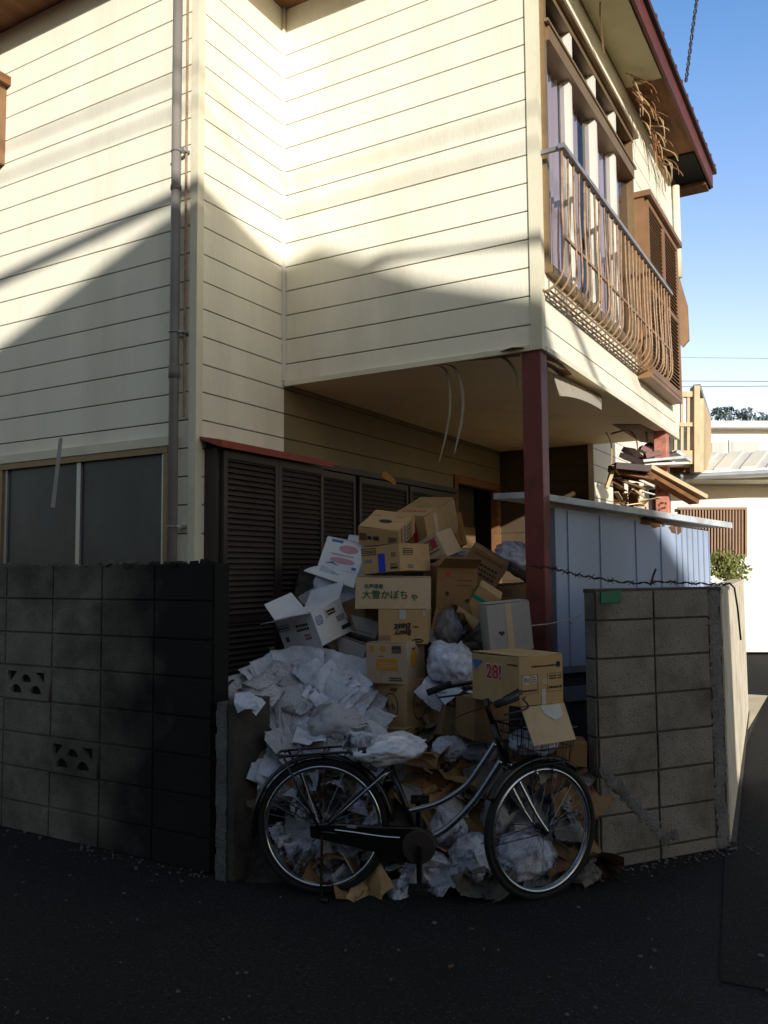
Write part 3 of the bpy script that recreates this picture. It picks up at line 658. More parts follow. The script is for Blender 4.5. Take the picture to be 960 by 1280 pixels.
cw = MB(); cw.tube([W(664, 782, 4.72), W(685, 780, 4.7), W(705, 776, 4.68), W(722, 770, 4.62), W(736, 764, 4.55)], .0035, 6); cw.tube([W(710, 775, 4.67), W(716, 780, 4.67), W(713, 784, 4.67)], .006, 6)
tag(cw.build('cord', M['cord']), 'thin white cord tied from the red post to the pillar', 'cord')
# fallen strip in front of the frosted window
fsn = MB(); fsn.beam(W(76, 548, 5.05), W(66, 635, 4.7), .022, .006)
tag(fsn.build('gutter_strip', M['pipe']), 'narrow grey strip hanging loose in front of the frosted window', 'metal strip')

# ------------------------------------------------------------------ beyond: white house, timber deck, shrub, tree, wires
wh = thing('house', 'white low house at the lane end with a tan slatted window', 'house', tuple(W(900, 810, 15)*1))
HY = FH*1.0
def hp(px, py, d): return W(px, py, d)
def hq(mbd, x0, x1, ya, yb, d, th=.05, mi=0):
    a, b2, c2, d2 = hp(x0, yb, d), hp(x1, yb, d), hp(x1, ya, d), hp(x0, ya, d)
    mbd.prism([a, b2, c2, d2], FH*th, mi); return mbd
D0 = 15.0
hq(MB(), 838, 1150, 600, 815, D0, 6).build('wall', M['white_wall'], wh)
hq(MB(), 830, 1160, 594, 600, D0-.75, .7).build('eave_soffit', M['trim'], wh)
q = MB(); a = [hp(826, 595, D0-.85), hp(1160, 578, D0-.85), hp(1160, 560, D0+1.2), hp(850, 572, D0+1.2)]
q.prism(a, Vector((0, 0, .05))).build('roof', M['trim_white'], wh)
for i in range(10): 
    t0, t1 = i/10, (i+.55)/10
    a0, a1, b0, b1 = a[0].lerp(a[1], t0), a[0].lerp(a[1], t1), a[3].lerp(a[2], t0), a[3].lerp(a[2], t1)
    MB().prism([a0+Vector((0, 0, .052)), a1+Vector((0, 0, .052)), b1+Vector((0, 0, .052)), b0+Vector((0, 0, .052))], Vector((0, 0, .03))).build('roof_sheet', M['white_wall'], wh)
MB().tube([hp(826, 598, D0-.9), hp(1160, 582, D0-.9)], .06, 8).build('gutter', M['alu'], wh)
wl = MB()
for i in range(22):
    x = 851+i*(931-851)/21; hq(wl, x, x+2.0, 636, 694, D0-.10, .03)
wls = hq(MB(), 848, 934, 634, 637, D0-.12, .06); hq(wls, 848, 934, 693, 696, D0-.12, .06); hq(wls, 931.5, 934, 637, 693, D0-.12, .06); wlo = wls.build('window', M['louvre_tan'], wh)
wl.build('slats', M['louvre_tan'], wlo); hq(MB(), 849, 932, 636, 695, D0-.05, .03).build('pane', M['dark'], wlo)
hq(MB(), 872, 1150, 532, 592, D0+3, 5).build('wall', M['white_wall'], wh)
hq(MB(), 868, 1150, 526, 534, D0+2.7, 5.4).build('flat_roof', M['trim_white'], wh)
u = hq(MB(), 888, 909, 550, 585, D0+2.95, .03); hq(u, 912, 951, 549, 588, D0+2.95, .03); uo = u.build('window', M['trim_white'], wh)
hq(MB(), 890, 907, 553, 584, D0+2.93, .01).build('pane', M['curtain'], uo); hq(MB(), 915, 949, 552, 587, D0+2.93, .01).build('pane', M['curtain'], uo)
# timber deck rail on that roof
dk = thing('timber_balcony', 'small tan timber balcony with a slatted railing rising beside the white house', 'balcony', tuple(hp(860, 590, 13.5)))
DD = 13.5
hq(MB(), 840, 872, 563, 580, DD, 1.6).build('deck_frame', M['beam'], dk)
hq(MB(), 840, 872, 580, 590, DD+.5, .8).build('lower_beam', M['brownwood'], dk)  # dark brown beam set under the deck frame
hq(MB(), 868, 875, 482, 590, DD-.05, .2).build('corner_post', M['beam'], dk)
hq(MB(), 838, 868, 489, 496, DD, .1).build('top_rail', M['beam'], dk); hq(MB(), 838, 868, 528, 533, DD, .1).build('middle_rail', M['beam'], dk)
for x in (843, 851, 859): hq(MB(), x, x+3.4, 496, 564, DD+.02, .05).build('baluster', M['beam'], dk)
s_ = MB(); 
s_.prism([hp(875, 498, DD+.1), hp(875, 590, DD+.1), hp(885, 580, DD+2.2), hp(885, 524, DD+2.2)], RT*.06); s_.build('side_panel', M['beam'], dk)
MB().beam(hp(871, 484, DD), hp(884, 522, DD+2.2), .12, .1).build('handrail', M['pipe'], dk)

def leafcloud(name, m, centers, n, leaf, seed, parent, flat=.8):
    rr = random.Random(seed); mb = MB()
    for i in range(n):
        c, r = rr.choice(centers)
        while True:
            v = Vector((rr.uniform(-1, 1), rr.uniform(-1, 1), rr.uniform(-1, 1)))
            if v.length < 1: break
        p_ = Vector(c)+Vector((v.x*r, v.y*r, v.z*r*flat)); s2 = leaf*rr.uniform(.6, 1.4)
        e = Euler((rr.uniform(0, 6), rr.uniform(0, 6), rr.uniform(0, 6))).to_matrix()
        mb.add([p_+e@Vector((-s2, 0, 0)), p_+e@Vector((0, -s2*.5, s2*.15)), p_+e@Vector((s2, 0, 0)), p_+e@Vector((0, s2*.5, s2*.15))], [(0, 1, 2, 3)])
    return mb.build(name, m, parent)
sh = thing('shrub', 'sunlit green shrub spilling over the lane wall below the slatted window', 'shrub', tuple(LB+Vector((-.3, 0, 0))))
sc_ = [(tuple(W(906+rnd.uniform(-14, 24), 714+rnd.uniform(-18, 10), 9.9+rnd.uniform(-.3, .3))), rnd.uniform(.06, .17)) for _ in range(22)]
leafcloud('foliage', M['leaf'], sc_, 1100, .028, 5, sh)
b0 = W(908, 720, 9.9); MB().tube([(b0.x, b0.y, 0), (b0.x+.03, b0.y, .8), (b0.x, b0.y, 1.55)], [.03, .022, .01], 8).build('stem', M['bark'], sh)
tr = thing('tree', 'distant broad tree top above the flat white roof', 'tree', (W(925, 700, 42).x, W(925, 700, 42).y, 0))
tc_ = [(tuple(W(x, y, 42+rnd.uniform(-1, 1))), r) for x, y, r in [(900, 520, .5), (908, 515, .5), (917, 522, .7), (928, 524, .8), (940, 526, .7), (952, 528, .7), (895, 514, .3), (934, 517, .5), (965, 525, .9), (980, 520, 1)]]
leafcloud('crown', M['leaf_far'], tc_, 620, .12, 8, tr, .5)
tb = W(928, 540, 42); t_ = MB(); t_.tube([(tb.x, tb.y, 0), (tb.x, tb.y, 4), (tb.x+.2, tb.y, 8.6)], [.3, .22, .12], 8)
for x, y in ((905, 520), (945, 527), (970, 524)): t_.tube([(tb.x, tb.y, 6.8), W(x, y, 42)], [.1, .04], 6)
t_.build('trunk', M['bark'], tr)
def wirething(a, b2, r, label, sag=.0, n=24):
    mb = MB(); pts = []
    for i in range(n+1):
        t = i/n; p_ = Vector(a).lerp(Vector(b2), t); p_.z -= sag*4*t*(1-t); pts.append(p_)
    tag(mb.tube(pts, r, 6).build('power_line', M['cable']), label, 'power line', 'overhead lines')
wirething(W(780, 446, 60), W(1300, 452, 60), .012, 'highest and faintest overhead line low in the sky')
wirething(W(780, 476, 55), W(1300, 478, 55), .02, 'middle one of the overhead lines low in the sky')
wirething(W(780, 484, 52), W(1300, 480, 52), .02, 'lowest overhead line just above the distant tree')
hc = MB(); pts = [W(874, -60, 9.3), W(871, 0, 9.3), W(866, 35, 9.3), W(861, 75, 9.3), W(857, 105, 9.35)]
for s_ in (0, 1):
    q = []
    for i in range(len(pts)-1):
        for k in range(12): q.append(pts[i].lerp(pts[i+1], k/12)+RT*.014*math.sin((i*12+k)*1.2+s_*math.pi))
    hc.tube(q, .010, 5)
tag(hc.build('service_cable', M['cable']), 'twisted black service cable rising from the eave into the sky', 'cable')
sc2 = MB(); sc2.tube([W(750, -10, 6.0), W(750, 20, 6.0), W(753, 50, 6.2), W(755, 66, 6.3)], .007, 6); tag(sc2.build('loose_cable', M['rail']), 'thin pale cable hanging from the eave over the upper window', 'cable')

# ------------------------------------------------------------------ collapsed canopy behind the shed
cn = thing('collapsed_canopy', 'collapsed porch canopy of broken boards and roofing beside the far pinkish post', 'canopy', tuple(W(800, 660, 8.6)))
def bd(pts, w, h, m, d0, d1): MB().beam(W(*pts[0], d0), W(*pts[1], d1), w, h).build('board', M[m], cn)
for spec in [((806, 584), (876, 622), .18, .04, 'beam', 8.0, 8.3), ((803, 590), (868, 628), .12, .04, 'brownwood', 8.0, 8.3), ((765, 584), (808, 588), .30, .06, 'tile', 8.0, 8.0), ((770, 592), (812, 600), .3, .03, 'brownwood', 8.1, 8.1),
             ((778, 570), (806, 580), .25, .05, 'tile', 8.2, 8.1), ((785, 562), (800, 575), .2, .05, 'tile', 8.3, 8.2), ((796, 578), (850, 573), .25, .025, 'shed_roof', 8.1, 8.2), ((800, 582), (855, 580), .2, .02, 'trim_white', 8.15, 8.2), ((840, 566), (858, 578), .3, .03, 'shed_roof', 8.8, 8.8),
             ((800, 560), (826, 573), .12, .05, 'roofred', 8.4, 8.4), ((808, 556), (832, 566), .16, .04, 'brownwood', 8.5, 8.5), ((806, 570), (824, 566), .08, .05, 'roofred', 8.1, 8.1), ((843, 566), (856, 574), .05, .05, 'roofred', 8.9, 8.9),
             ((775, 600), (808, 612), .22, .02, 'card_dark', 8.2, 8.1), ((786, 606), (806, 622), .2, .02, 'beam', 8.2, 8.15), ((800, 600), (818, 608), .1, .02, 'trim_white', 8.05, 8.0), ((766, 588), (758, 610), .05, .03, 'beam', 8.0, 8.0)]:
    bd(spec[0:2], *spec[2:])
for x, y0_, y1_, m in ((773, 598, 690, 'brownwood'), (792, 604, 690, 'brownwood'), (818, 612, 690, 'tile'), (804, 624, 690, 'trim')):
    a = W(x, y0_, 8.4); b2 = Vector((a.x, a.y, 0)); MB().beam(b2, a, .09, .09).build('prop', M[m], cn)
cl = random.Random(21)
for i in range(34):
    x = cl.uniform(770, 815); y = cl.uniform(588, 645) 
    a = W(x, y, 8.25+cl.uniform(-.25, .3)); e = Vector((cl.uniform(-1, 1), cl.uniform(-1, 1), cl.uniform(-.5, .5))).normalized()
    MB().beam(a, a+e*cl.uniform(.06, .22), cl.uniform(.02, .07), .008).build('splinter', M[cl.choice(['beam', 'trim_white', 'brownwood', 'soffit', 'card_pale'])], cn)
MB().prism([W(822, 612, 9.2), W(835, 612, 9.2), W(835, 650, 9.2), W(820, 650, 9.2)], FH*.1).build('backing_board', M['soffit'], cn)

# ------------------------------------------------------------------ houses across the street, behind the viewer: they throw the shadow
SUN_EL = R(16.9); HX, HYY = -.7071, .7071
def us(u, s, z): return Vector((u*HYY+s*HX, u*HYY+s*HYY, z))      # u across the sun, s along it
def extr(prof, s0, s1, name, m, parent):
    MB().prism([us(u, s0, z) for u, z in prof], us(0, s1, 0)-us(0, s0, 0)).build(name, M[m], parent)
nh = thing('house', 'two-storey gabled house across the street behind the viewer', 'house', tuple(us(-2, -10, 0)))
nh2 = thing('house', 'low lean-to annex beside the gabled house behind the viewer', 'house', tuple(us(4, -10, 0)))
TE = math.tan(SUN_EL)
GAB = [(-9, 0), (-9, 6.35), (-1.12, 7.76), (-.06, 7.99), (1.09, 8.06), (1.69, 7.46), (2.25, 7.04), (3.5, 5.45), (3.5, 0)]
extr(GAB, -8, -15, 'wall', 'neigh', nh)
extr([(3.51, 0), (3.51, 5.48), (3.74, 4.05), (5.5, 3.95), (5.5, 0)], -8, -12, 'wall', 'neigh', nh2)
nh3 = thing('house', 'long two-storey house further left across the street behind the viewer', 'house', tuple(us(-14, -4, 0)))
extr([(-24, 0), (-24, 6.0), (-17, 7.2), (-9.2, 6.0), (-9.2, 0)], -3, -14, 'wall', 'neigh', nh3)
for (z, lab, yy, r) in ((8.22, 'street line behind the viewer, uppermost', -4, .012), (7.99, 'street line behind the viewer, second', -4, .012)):
    mb = MB(); mb.tube([(-14, yy, z), (16, yy, z)], r, 6); tag(mb.build('street_line', M['cable']), lab, 'power line', 'overhead lines')
mb = MB(); mb.tube([us(-9, -4, 5.98+1.216+.10*7), us(-3, -4, 5.98+1.216), us(-1.12, -4, 5.81+1.216), us(.1, -4, 5.66+1.216), us(1.0, -4, 5.50+1.216)], .055, 8); tag(mb.build('street_line', M['cable']), 'thick telephone bundle crossing the street behind the viewer', 'power line', 'overhead lines')

LSUN = Vector((HX*math.cos(SUN_EL), HYY*math.cos(SUN_EL), -math.sin(SUN_EL)))
a_, b_ = WY(478, 323, CYY)-LSUN*9.5, WY(668, 301, CYY)-LSUN*9.5
mb = MB(); mb.tube([us(1.3, -8.1, 7.8), a_, b_, b_+(b_-a_)*3], .035, 8); tag(mb.build('street_line', M['cable']), 'unseen line added behind the viewer to cast a thin wall shadow', 'power line', 'overhead lines')  # added line, placed and bent to cast the thin dark band
# ------------------------------------------------------------------ light
w = bpy.data.worlds.new('World'); scene.world = w; w.use_nodes = True
nt = w.node_tree; sky = nt.nodes.new('ShaderNodeTexSky'); sky.sky_type = 'NISHITA'; sky.sun_disc = False
sky.sun_elevation = SUN_EL; sky.sun_rotation = R(135); sky.air_density = 1.0; sky.dust_density = .6; sky.ozone_density = 1.5; sky.altitude = 0
bg = nt.nodes['Background']; bg.inputs['Strength'].default_value = .09
# sky patch in view brightened and tinted; sky outside it tinted warmer and stronger
tcw = nt.nodes.new('ShaderNodeTexCoord'); vm = nt.nodes.new('ShaderNodeVectorMath'); vm.operation = 'DOT_PRODUCT'; nrmz = nt.nodes.new('ShaderNodeVectorMath'); nrmz.operation = 'NORMALIZE'
nt.links.new(tcw.outputs['Generated'], nrmz.inputs[0]); nt.links.new(nrmz.outputs[0], vm.inputs[0]); vm.inputs[1].default_value = ray(930, 420).normalized()
mrw = nt.nodes.new('ShaderNodeMapRange'); mrw.interpolation_type = 'SMOOTHSTEP'; mrw.inputs['From Min'].default_value = .80; mrw.inputs['From Max'].default_value = .97; mrw.inputs['To Min'].default_value = 0; mrw.inputs['To Max'].default_value = 1.0
nt.links.new(vm.outputs['Value'], mrw.inputs['Value'])
sx = nt.nodes.new('ShaderNodeSeparateXYZ'); nt.links.new(nrmz.outputs[0], sx.inputs[0])
mrh = nt.nodes.new('ShaderNodeMapRange'); mrh.inputs['From Min'].default_value = .0; mrh.inputs['From Max'].default_value = .62; nt.links.new(sx.outputs[2], mrh.inputs['Value'])
tint = nt.nodes.new('ShaderNodeMix'); tint.data_type = 'RGBA'; nt.links.new(mrh.outputs[0], tint.inputs[0]); tint.inputs[6].default_value = (5.0, 3.3, 2.9, 1); tint.inputs[7].default_value = (1.40, 2.36, 3.12, 1)
tint2 = nt.nodes.new('ShaderNodeMix'); tint2.data_type = 'RGBA'; nt.links.new(mrw.outputs[0], tint2.inputs[0]); tint2.inputs[6].default_value = (1.50, 1.32, 1.13, 1); nt.links.new(tint.outputs[2], tint2.inputs[7])
m1 = nt.nodes.new('ShaderNodeVectorMath'); m1.operation = 'MULTIPLY'; nt.links.new(sky.outputs[0], m1.inputs[0]); nt.links.new(tint2.outputs[2], m1.inputs[1])
nt.links.new(m1.outputs[0], bg.inputs[0])
sd = bpy.data.lights.new('sun', 'SUN'); so = bpy.data.objects.new('sun', sd); C.objects.link(so)
sd.energy = 5; sd.angle = R(.53); sd.color = (1, .95, .86)
so.rotation_euler = Vector((HX*math.cos(SUN_EL), HYY*math.cos(SUN_EL), -math.sin(SUN_EL))).to_track_quat('-Z', 'Y').to_euler()
scene.view_settings.view_transform = 'Standard'; scene.view_settings.look = 'None'; scene.view_settings.exposure = 0; scene.view_settings.gamma = 1
#BIKE
# ------------------------------------------------------------------ bicycle
BO = Vector((-2.286, 3.3536, 0)); BU = Vector((.893, .4496, 0)); BN = Vector((-.4496, .893, 0))
def B(u, z, n=0): return BO+BU*u+BN*n+Vector((0, 0, z))
bike = thing('bicycle', 'black city bicycle with silver curved frame parked across the gateway in front of the rubbish', 'bicycle', tuple(B(.5, 0)))
RW = .314
STF = math.radians(30)
SF_ = BU*math.cos(STF)+BN*math.sin(STF); SN_ = -BU*math.sin(STF)+BN*math.cos(STF); Z = Vector((0, 0, 1))
def wheel(c, f, sd_, nm):
    w = MB(); w.torus(c, f, Z, RW-.017, .017, 64, 10); t = w.build('wheel', M['rubber'], bike, smooth=True)
    rim = MB()
    for k in (-1, 1): rim.torus(c+sd_*.007*k, f, Z, RW-.041, .011, 64, 8)
    rim.build('rim', M['chrome'], t, smooth=True)
    h = MB(); h.tube([c-sd_*.05, c-sd_*.03, c-sd_*.028, c+sd_*.028, c+sd_*.03, c+sd_*.05], [.008, .008, .024, .024, .008, .008], 12).build('hub', M['black'], t)
    sp_ = MB()
    for i in range(32):
        a = 2*math.pi*i/32; a2 = a+(.35 if (i//2) % 2 else -.35); s_ = .026 if i % 2 else -.026
        sp_.tube([c+sd_*s_+(f*math.cos(a2)+Z*math.sin(a2))*.022, c+(f*math.cos(a)+Z*math.sin(a))*(RW-.05)], .0011, 4, caps=False)
    sp_.build('spokes', M['spoke'], t)
    return t
rc_ = B(-.005, RW); fc_ = B(1.014, RW)-Z*.006
wheel(rc_, BU, BN, 'rear'); wheel(fc_, SF_, SN_, 'front')
def curve(pts, n=8):
    out = []; q = [Vector(p_) for p_ in pts]
    for i in range(len(q)-1):
        p0, p1, p2, p3 = q[max(i-1, 0)], q[i], q[i+1], q[min(i+2, len(q)-1)]
        for k in range(n):
            t = k/n; out.append(.5*((2*p1)+(p2-p0)*t+(2*p0-5*p1+4*p2-p3)*t*t+(3*p1-p0-3*p2+p3)*t**3))
    return out+[q[-1]]
def bt(name, pts, r, m='silver', parent=bike, n=10, sm=True): return MB().tube(pts, r, n).build(name, M[m], parent, smooth=sm)
fr = bt('frame', curve([B(.81, .70), B(.735, .59), B(.66, .497), B(.53, .420), B(.40, .385)]), .0135)
bt('down_tube', curve([B(.835, .62), B(.765, .515), B(.695, .42), B(.585, .315), B(.485, .255)]), .0155, parent=fr)
bt('seat_tube', [B(.45, .24), B(.315, .60)], .0145, 'black', fr)
bt('head_tube', [B(.80, .79), B(.862, .605)], .019, 'black', fr)
for k in (-1, 1):
    bt('seat_stay', [B(.325, .575, .02*k), B(.29, .565, .05*k), B(.0, RW-.005, .058*k)], .0075, 'silver', fr)
    bt('chain_stay', [B(.44, .25, .03*k), B(.0, RW-.01, .058*k)], .009, 'black', fr)
    bt('fork_blade', curve([B(.866, .59)+SN_*.035*k, B(.895, .52)+SN_*.048*k, B(.955, .40)+SN_*.05*k, fc_+SN_*.052*k]), [.012]*8+[.011]*8+[.009]*8+[.008], 'silver', fr)
MB().beam(B(.866, .60)-SN_*.045, B(.866, .60)+SN_*.045, .03, .03).build('fork_crown', M['chrome'], fr, bevel=.006)
MB().torus(B(.30, .586), BU, BN, .017, .006, 16, 6).build('seat_clamp', M['chrome'], fr)
# saddle post and saddle
bt('seat_post', [B(.318, .59), B(.298, .645)], .011, 'chrome')
sd2 = MB(); rings = [(.17, .668, .085, .03), (.20, .672, .10, .035), (.27, .668, .095, .034), (.35, .664, .055, .03), (.42, .664, .03, .022), (.445, .662, .018, .014)]
o = 0
for (u, z, wd, hh) in rings:
    for j in range(12):
        a = 2*math.pi*j/12; sd2.v.append(tuple(B(u, z+hh*math.sin(a)*(1 if math.sin(a) > 0 else .6), wd*math.cos(a))))
for i in range(len(rings)-1):
    for j in range(12): sd2.f.append((i*12+j, i*12+(j+1) % 12, (i+1)*12+(j+1) % 12, (i+1)*12+j)); sd2.m.append(0)
sd2.f += [tuple(range(12)), tuple(range((len(rings)-1)*12, len(rings)*12))]; sd2.m += [0, 0]
sd2.build('saddle', M['black'], bike, smooth=True)
# mudguards
def guard(c, f, sd_, a0, a1, m='black'):
    g = MB(); n = 28; R_ = RW+.022
    for i in range(n+1):
        a = a0+(a1-a0)*i/n; d = f*math.cos(a)+Z*math.sin(a)
        for (s_, r_) in ((-.028, R_-.014), (-.018, R_), (0, R_+.004), (.018, R_), (.028, R_-.014)): g.v.append(tuple(c+d*r_+sd_*s_))
    for i in range(n):
        for j in range(4): g.f.append((i*5+j, i*5+j+1, (i+1)*5+j+1, (i+1)*5+j)); g.m.append(0)
    o = g.build('mudguard', M[m], bike, smooth=True); o.modifiers.new('thick', 'SOLIDIFY').thickness = .0015; return o
guard(rc_, BU, BN, R(5), R(190)); guard(fc_, SF_, SN_, R(52), R(150))
for k in (-1, 1):
    bt('guard_stay', [rc_+BN*.06*k, rc_+(BU*math.cos(R(152))+Z*math.sin(R(152)))*(RW+.012)+BN*.028*k], .0025, 'black', n=5)
    bt('guard_stay', [fc_+SN_*.055*k, fc_+(SF_*math.cos(R(185))+Z*math.sin(R(185)))*(RW+.0)+SN_*.028*k], .0025, 'black', n=5)
# carrier
ca = MB()
for k in (-1, 1):
    ca.tube(curve([B(.255, .575, .035*k), B(.20, .60, .05*k), B(.145, .660, .07*k), B(.10, .668, .07*k), B(-.15, .650, .07*k), B(-.20, .640, .06*k), B(-.215, .60, .06*k), B(0, RW, .065*k)][:6]), .0065, 8)
ca.tube(curve([B(-.15, .650, -.07), B(-.205, .648, -.05), B(-.215, .648, 0), B(-.205, .648, .05), B(-.15, .650, .07)]), .0065, 8)
for u in (-.12, .0, .11): ca.tube([B(u, .655, -.07), B(u, .655, .07)], .005, 6)
cao = ca.build('carrier', M['black'], bike, smooth=True)
for k in (-1, 1): bt('carrier_stay', [B(-.18, .645, .07*k), B(-.01, RW+.0, .066*k)], .006, 'black', cao, 8)
bt('carrier_stay', [B(-.12, .655, .0), B(-.13, .60, .0)], .004, 'black', cao, 6)
# chain case, crank, pedals
cc = MB(); ccn = -.062
outl = [(-.06, .335), (.02, .342), (.25, .330), (.40, .328), (.46, .325), (.515, .295), (.53, .245), (.51, .19), (.46, .158), (.40, .165), (.25, .212), (.02, .262), (-.055, .275)]
cc.prism([B(u, z, ccn) for u, z in outl], BN*.03); cco = cc.build('chain_case', M['black'], bike, bevel=.006)
hl = MB(); hl.tube(curve([B(.06, .315, ccn-.003), B(.15, .305, ccn-.004), B(.28, .288, ccn-.004), B(.36, .283, ccn-.003)]), .004, 6).build('trim_line', M['chrome'], cco)
lb = MB(); lb.prism([B(.115, .325, ccn-.001), B(.16, .322, ccn-.001), B(.16, .336, ccn-.001), B(.115, .338, ccn-.001)], BN*-.001); lb.build('sticker', M['railtop'], cco)
cr = MB(); bbp = B(.447, .242)
cr.tube([bbp+BN*(ccn-.004), bbp+BN*(ccn-.012)], [.078, .074], 32); cr.build('chain_ring_cover', M['shutter_frame'], cco)
ck = MB(); ck.tube([bbp+BN*-.10, bbp+BN*.10], .012, 10); ck.beam(bbp+BN*-.085, bbp+BN*-.085+BU*.004-Z*.165, .016, .022); ck.beam(bbp+BN*.075, bbp+BN*.075-BU*.004+Z*.165, .016, .022)
cko = ck.build('crank', M['black'], bike)
for (s_, dz, n_) in ((-1, -.165, -.13), (1, .165, .12)):
    pd = MB(); c = bbp+BN*n_+BU*(-.004*s_*-1)+Z*dz; pd.beam(c-BU*.045+BN*.032, c+BU*.045+BN*.032, .02, .022); pd.beam(c-BU*.045-BN*.032, c+BU*.045-BN*.032, .02, .022); pd.beam(c-BN*.045, c+BN*.045, .018, .016)
    pd.build('pedal', M['rubber'], cko)
# kickstand
ksd = MB(); ksd.tube([B(0, RW-.02, -.07), B(.0, .14, -.085), B(.0, .014, -.10)], .007, 8); ksd.tube([B(.0, .014, -.10), B(.035, .011, -.11)], .009, 8); ksd.build('kickstand', M['black'], bike)
# steering: stem, bars, grips, levers
bt('stem', [B(.80, .79), B(.775, .86), B(.768, .905)], .0125, 'black')
hc_ = B(.768, .905)+SF_*.03
hb_ = bt('handlebar', curve([hc_-SN_*.30-SF_*.16+Z*.03, hc_-SN_*.27-SF_*.05+Z*.05, hc_-SN_*.17+SF_*.045+Z*.05, hc_-SN_*.06+SF_*.03+Z*.005, hc_, hc_+SN_*.06+SF_*.03+Z*.005, hc_+SN_*.17+SF_*.045+Z*.05, hc_+SN_*.27-SF_*.05+Z*.03, hc_+SN_*.30-SF_*.16+Z*.005]), .0115, 'black')
for k in (-1, 1):
    bt('grip', [hc_+SN_*.272*k-SF_*.055+Z*.04, hc_+SN_*.302*k-SF_*.175+Z*(.025 if k < 0 else .0)], .017, 'rubber', hb_)
    bt('brake_lever', curve([hc_+SN_*.25*k+SF_*.0+Z*.03, hc_+SN_*.26*k+SF_*.02-Z*.01, hc_+SN_*.285*k-SF_*.12-Z*.025]), .005, 'black', hb_, 6)
bt('brake_cable', curve([hc_-SN_*.24+Z*.03+SF_*.02, hc_-SN_*.12+SF_*.13+Z*.02, B(.93, .80, -.04), B(.925, .70, -.03), B(.875, .61, -.03)]), .003, 'black', n=6)
bt('brake_cable', curve([hc_+SN_*.24+Z*.03+SF_*.02, hc_+SN_*.15+SF_*.1-Z*.05, B(.62, .80, .05), B(.68, .70, .02), B(.80, .70, .02)]), .003, 'black', n=6)
bt('brake_caliper', curve([B(.905, .60)-SN_*.01+SF_*.03, B(.95, .575)-SN_*.055+SF_*.02, B(.965, .52)-SN_*.03+SF_*.01]), .006, 'chrome', n=6)
# wire basket
bk = MB(); bc = B(.872, .0, .0)+SF_*.135
def bq(a, b2, z): return bc+SN_*a+SF_*b2+Z*z
zl, zh = .615, .775
for z, ex in ((zl, 0), (.685, .012), (.735, .02), (zh, .03)):
    bk.tube([bq(-.13-ex, -.10, z), bq(.13+ex, -.10, z), bq(.13+ex, .11+ex, z), bq(-.13-ex, .11+ex, z), bq(-.13-ex, -.10, z)], .003 if z < zh else .005, 5)
for i in range(8):
    t = -.13+i*.26/7; t2 = t*1.23
    bk.tube([bq(t2, -.10, zh), bq(t, -.10, zl), bq(t, .11, zl), bq(t2, .14, zh)], .0022, 4)
for i in range(6):
    t = -.10+i*.21/5
    bk.tube([bq(-.16, t, zh), bq(-.13, t, zl), bq(.13, t, zl), bq(.16, t, zh)], .0022, 4)
bk.build('basket', M['black'], bike)
bt('basket_stay', [bq(-.09, .05, zl), fc_-SN_*.055], .0035, 'black', n=6); bt('basket_stay', [bq(.09, .05, zl), fc_+SN_*.055], .0035, 'black', n=6)
bt('lamp', [B(.93, .585)+SF_*.03, B(.93, .585)+SF_*.09], [.02, .03], 'black', n=12)

#TRASH
# ------------------------------------------------------------------ rubbish heap
CB = Matrix((RT0, FH, Vector((0, 0, 1)))).transposed()          # right, away, up as seen by someone standing in the street
def rotm(yaw=0, pitch=0, roll=0):
    return CB @ Matrix.Rotation(R(yaw), 3, 'Z') @ Matrix.Rotation(R(pitch), 3, 'X') @ Matrix.Rotation(R(roll), 3, 'Y')
def H(d):
    P_ = [(3.95, -.05), (4.16, -.02), (4.26, .12), (4.42, .42), (4.62, .60), (4.85, .86), (5.2, 1.12), (5.6, 1.38), (6.0, 1.60), (6.6, 1.55), (7.6, 1.0), (8.2, 0)]
    for (a, za), (b2, zb) in zip(P_[:-1], P_[1:]):
        if a <= d <= b2: return za+(zb-za)*(d-a)/(b2-a)
    return 0
hm = MB(); NX, ND = 60, 60
for i in range(NX+1):
    for j in range(ND+1):
        d = 3.98+4.1*j/ND; lx = -.80+2.05*i/NX
        e = min(1, min(i, NX-i)/6); e = e*e*(3-2*e); right = max(0, min(1, (lx-.35)/.5))
        z = H(d)*e*(1-.45*right*(1 if d < 5 else .4)); p_ = FH*d+RT0*lx
        z += (noise.noise(Vector((p_.x*5, p_.y*5, 0)))*.09+noise.noise(Vector((p_.x*14, p_.y*14, 3)))*.05)*e*min(1, z*3)-.05
        if p_.x < BX+.16: p_.x = BX+.16
        hm.v.append((p_.x, p_.y, max(z, -.02)))
for i in range(NX):
    for j in range(ND):
        a = i*(ND+1)+j; hm.f.append((a, a+1, a+ND+2, a+ND+1)); hm.m.append(0)
hmo = hm.build('rubbish_mass', M['mound'], kind='stuff'); hmo['label'] = 'packed mixed rubbish filling the porch under the boxes'

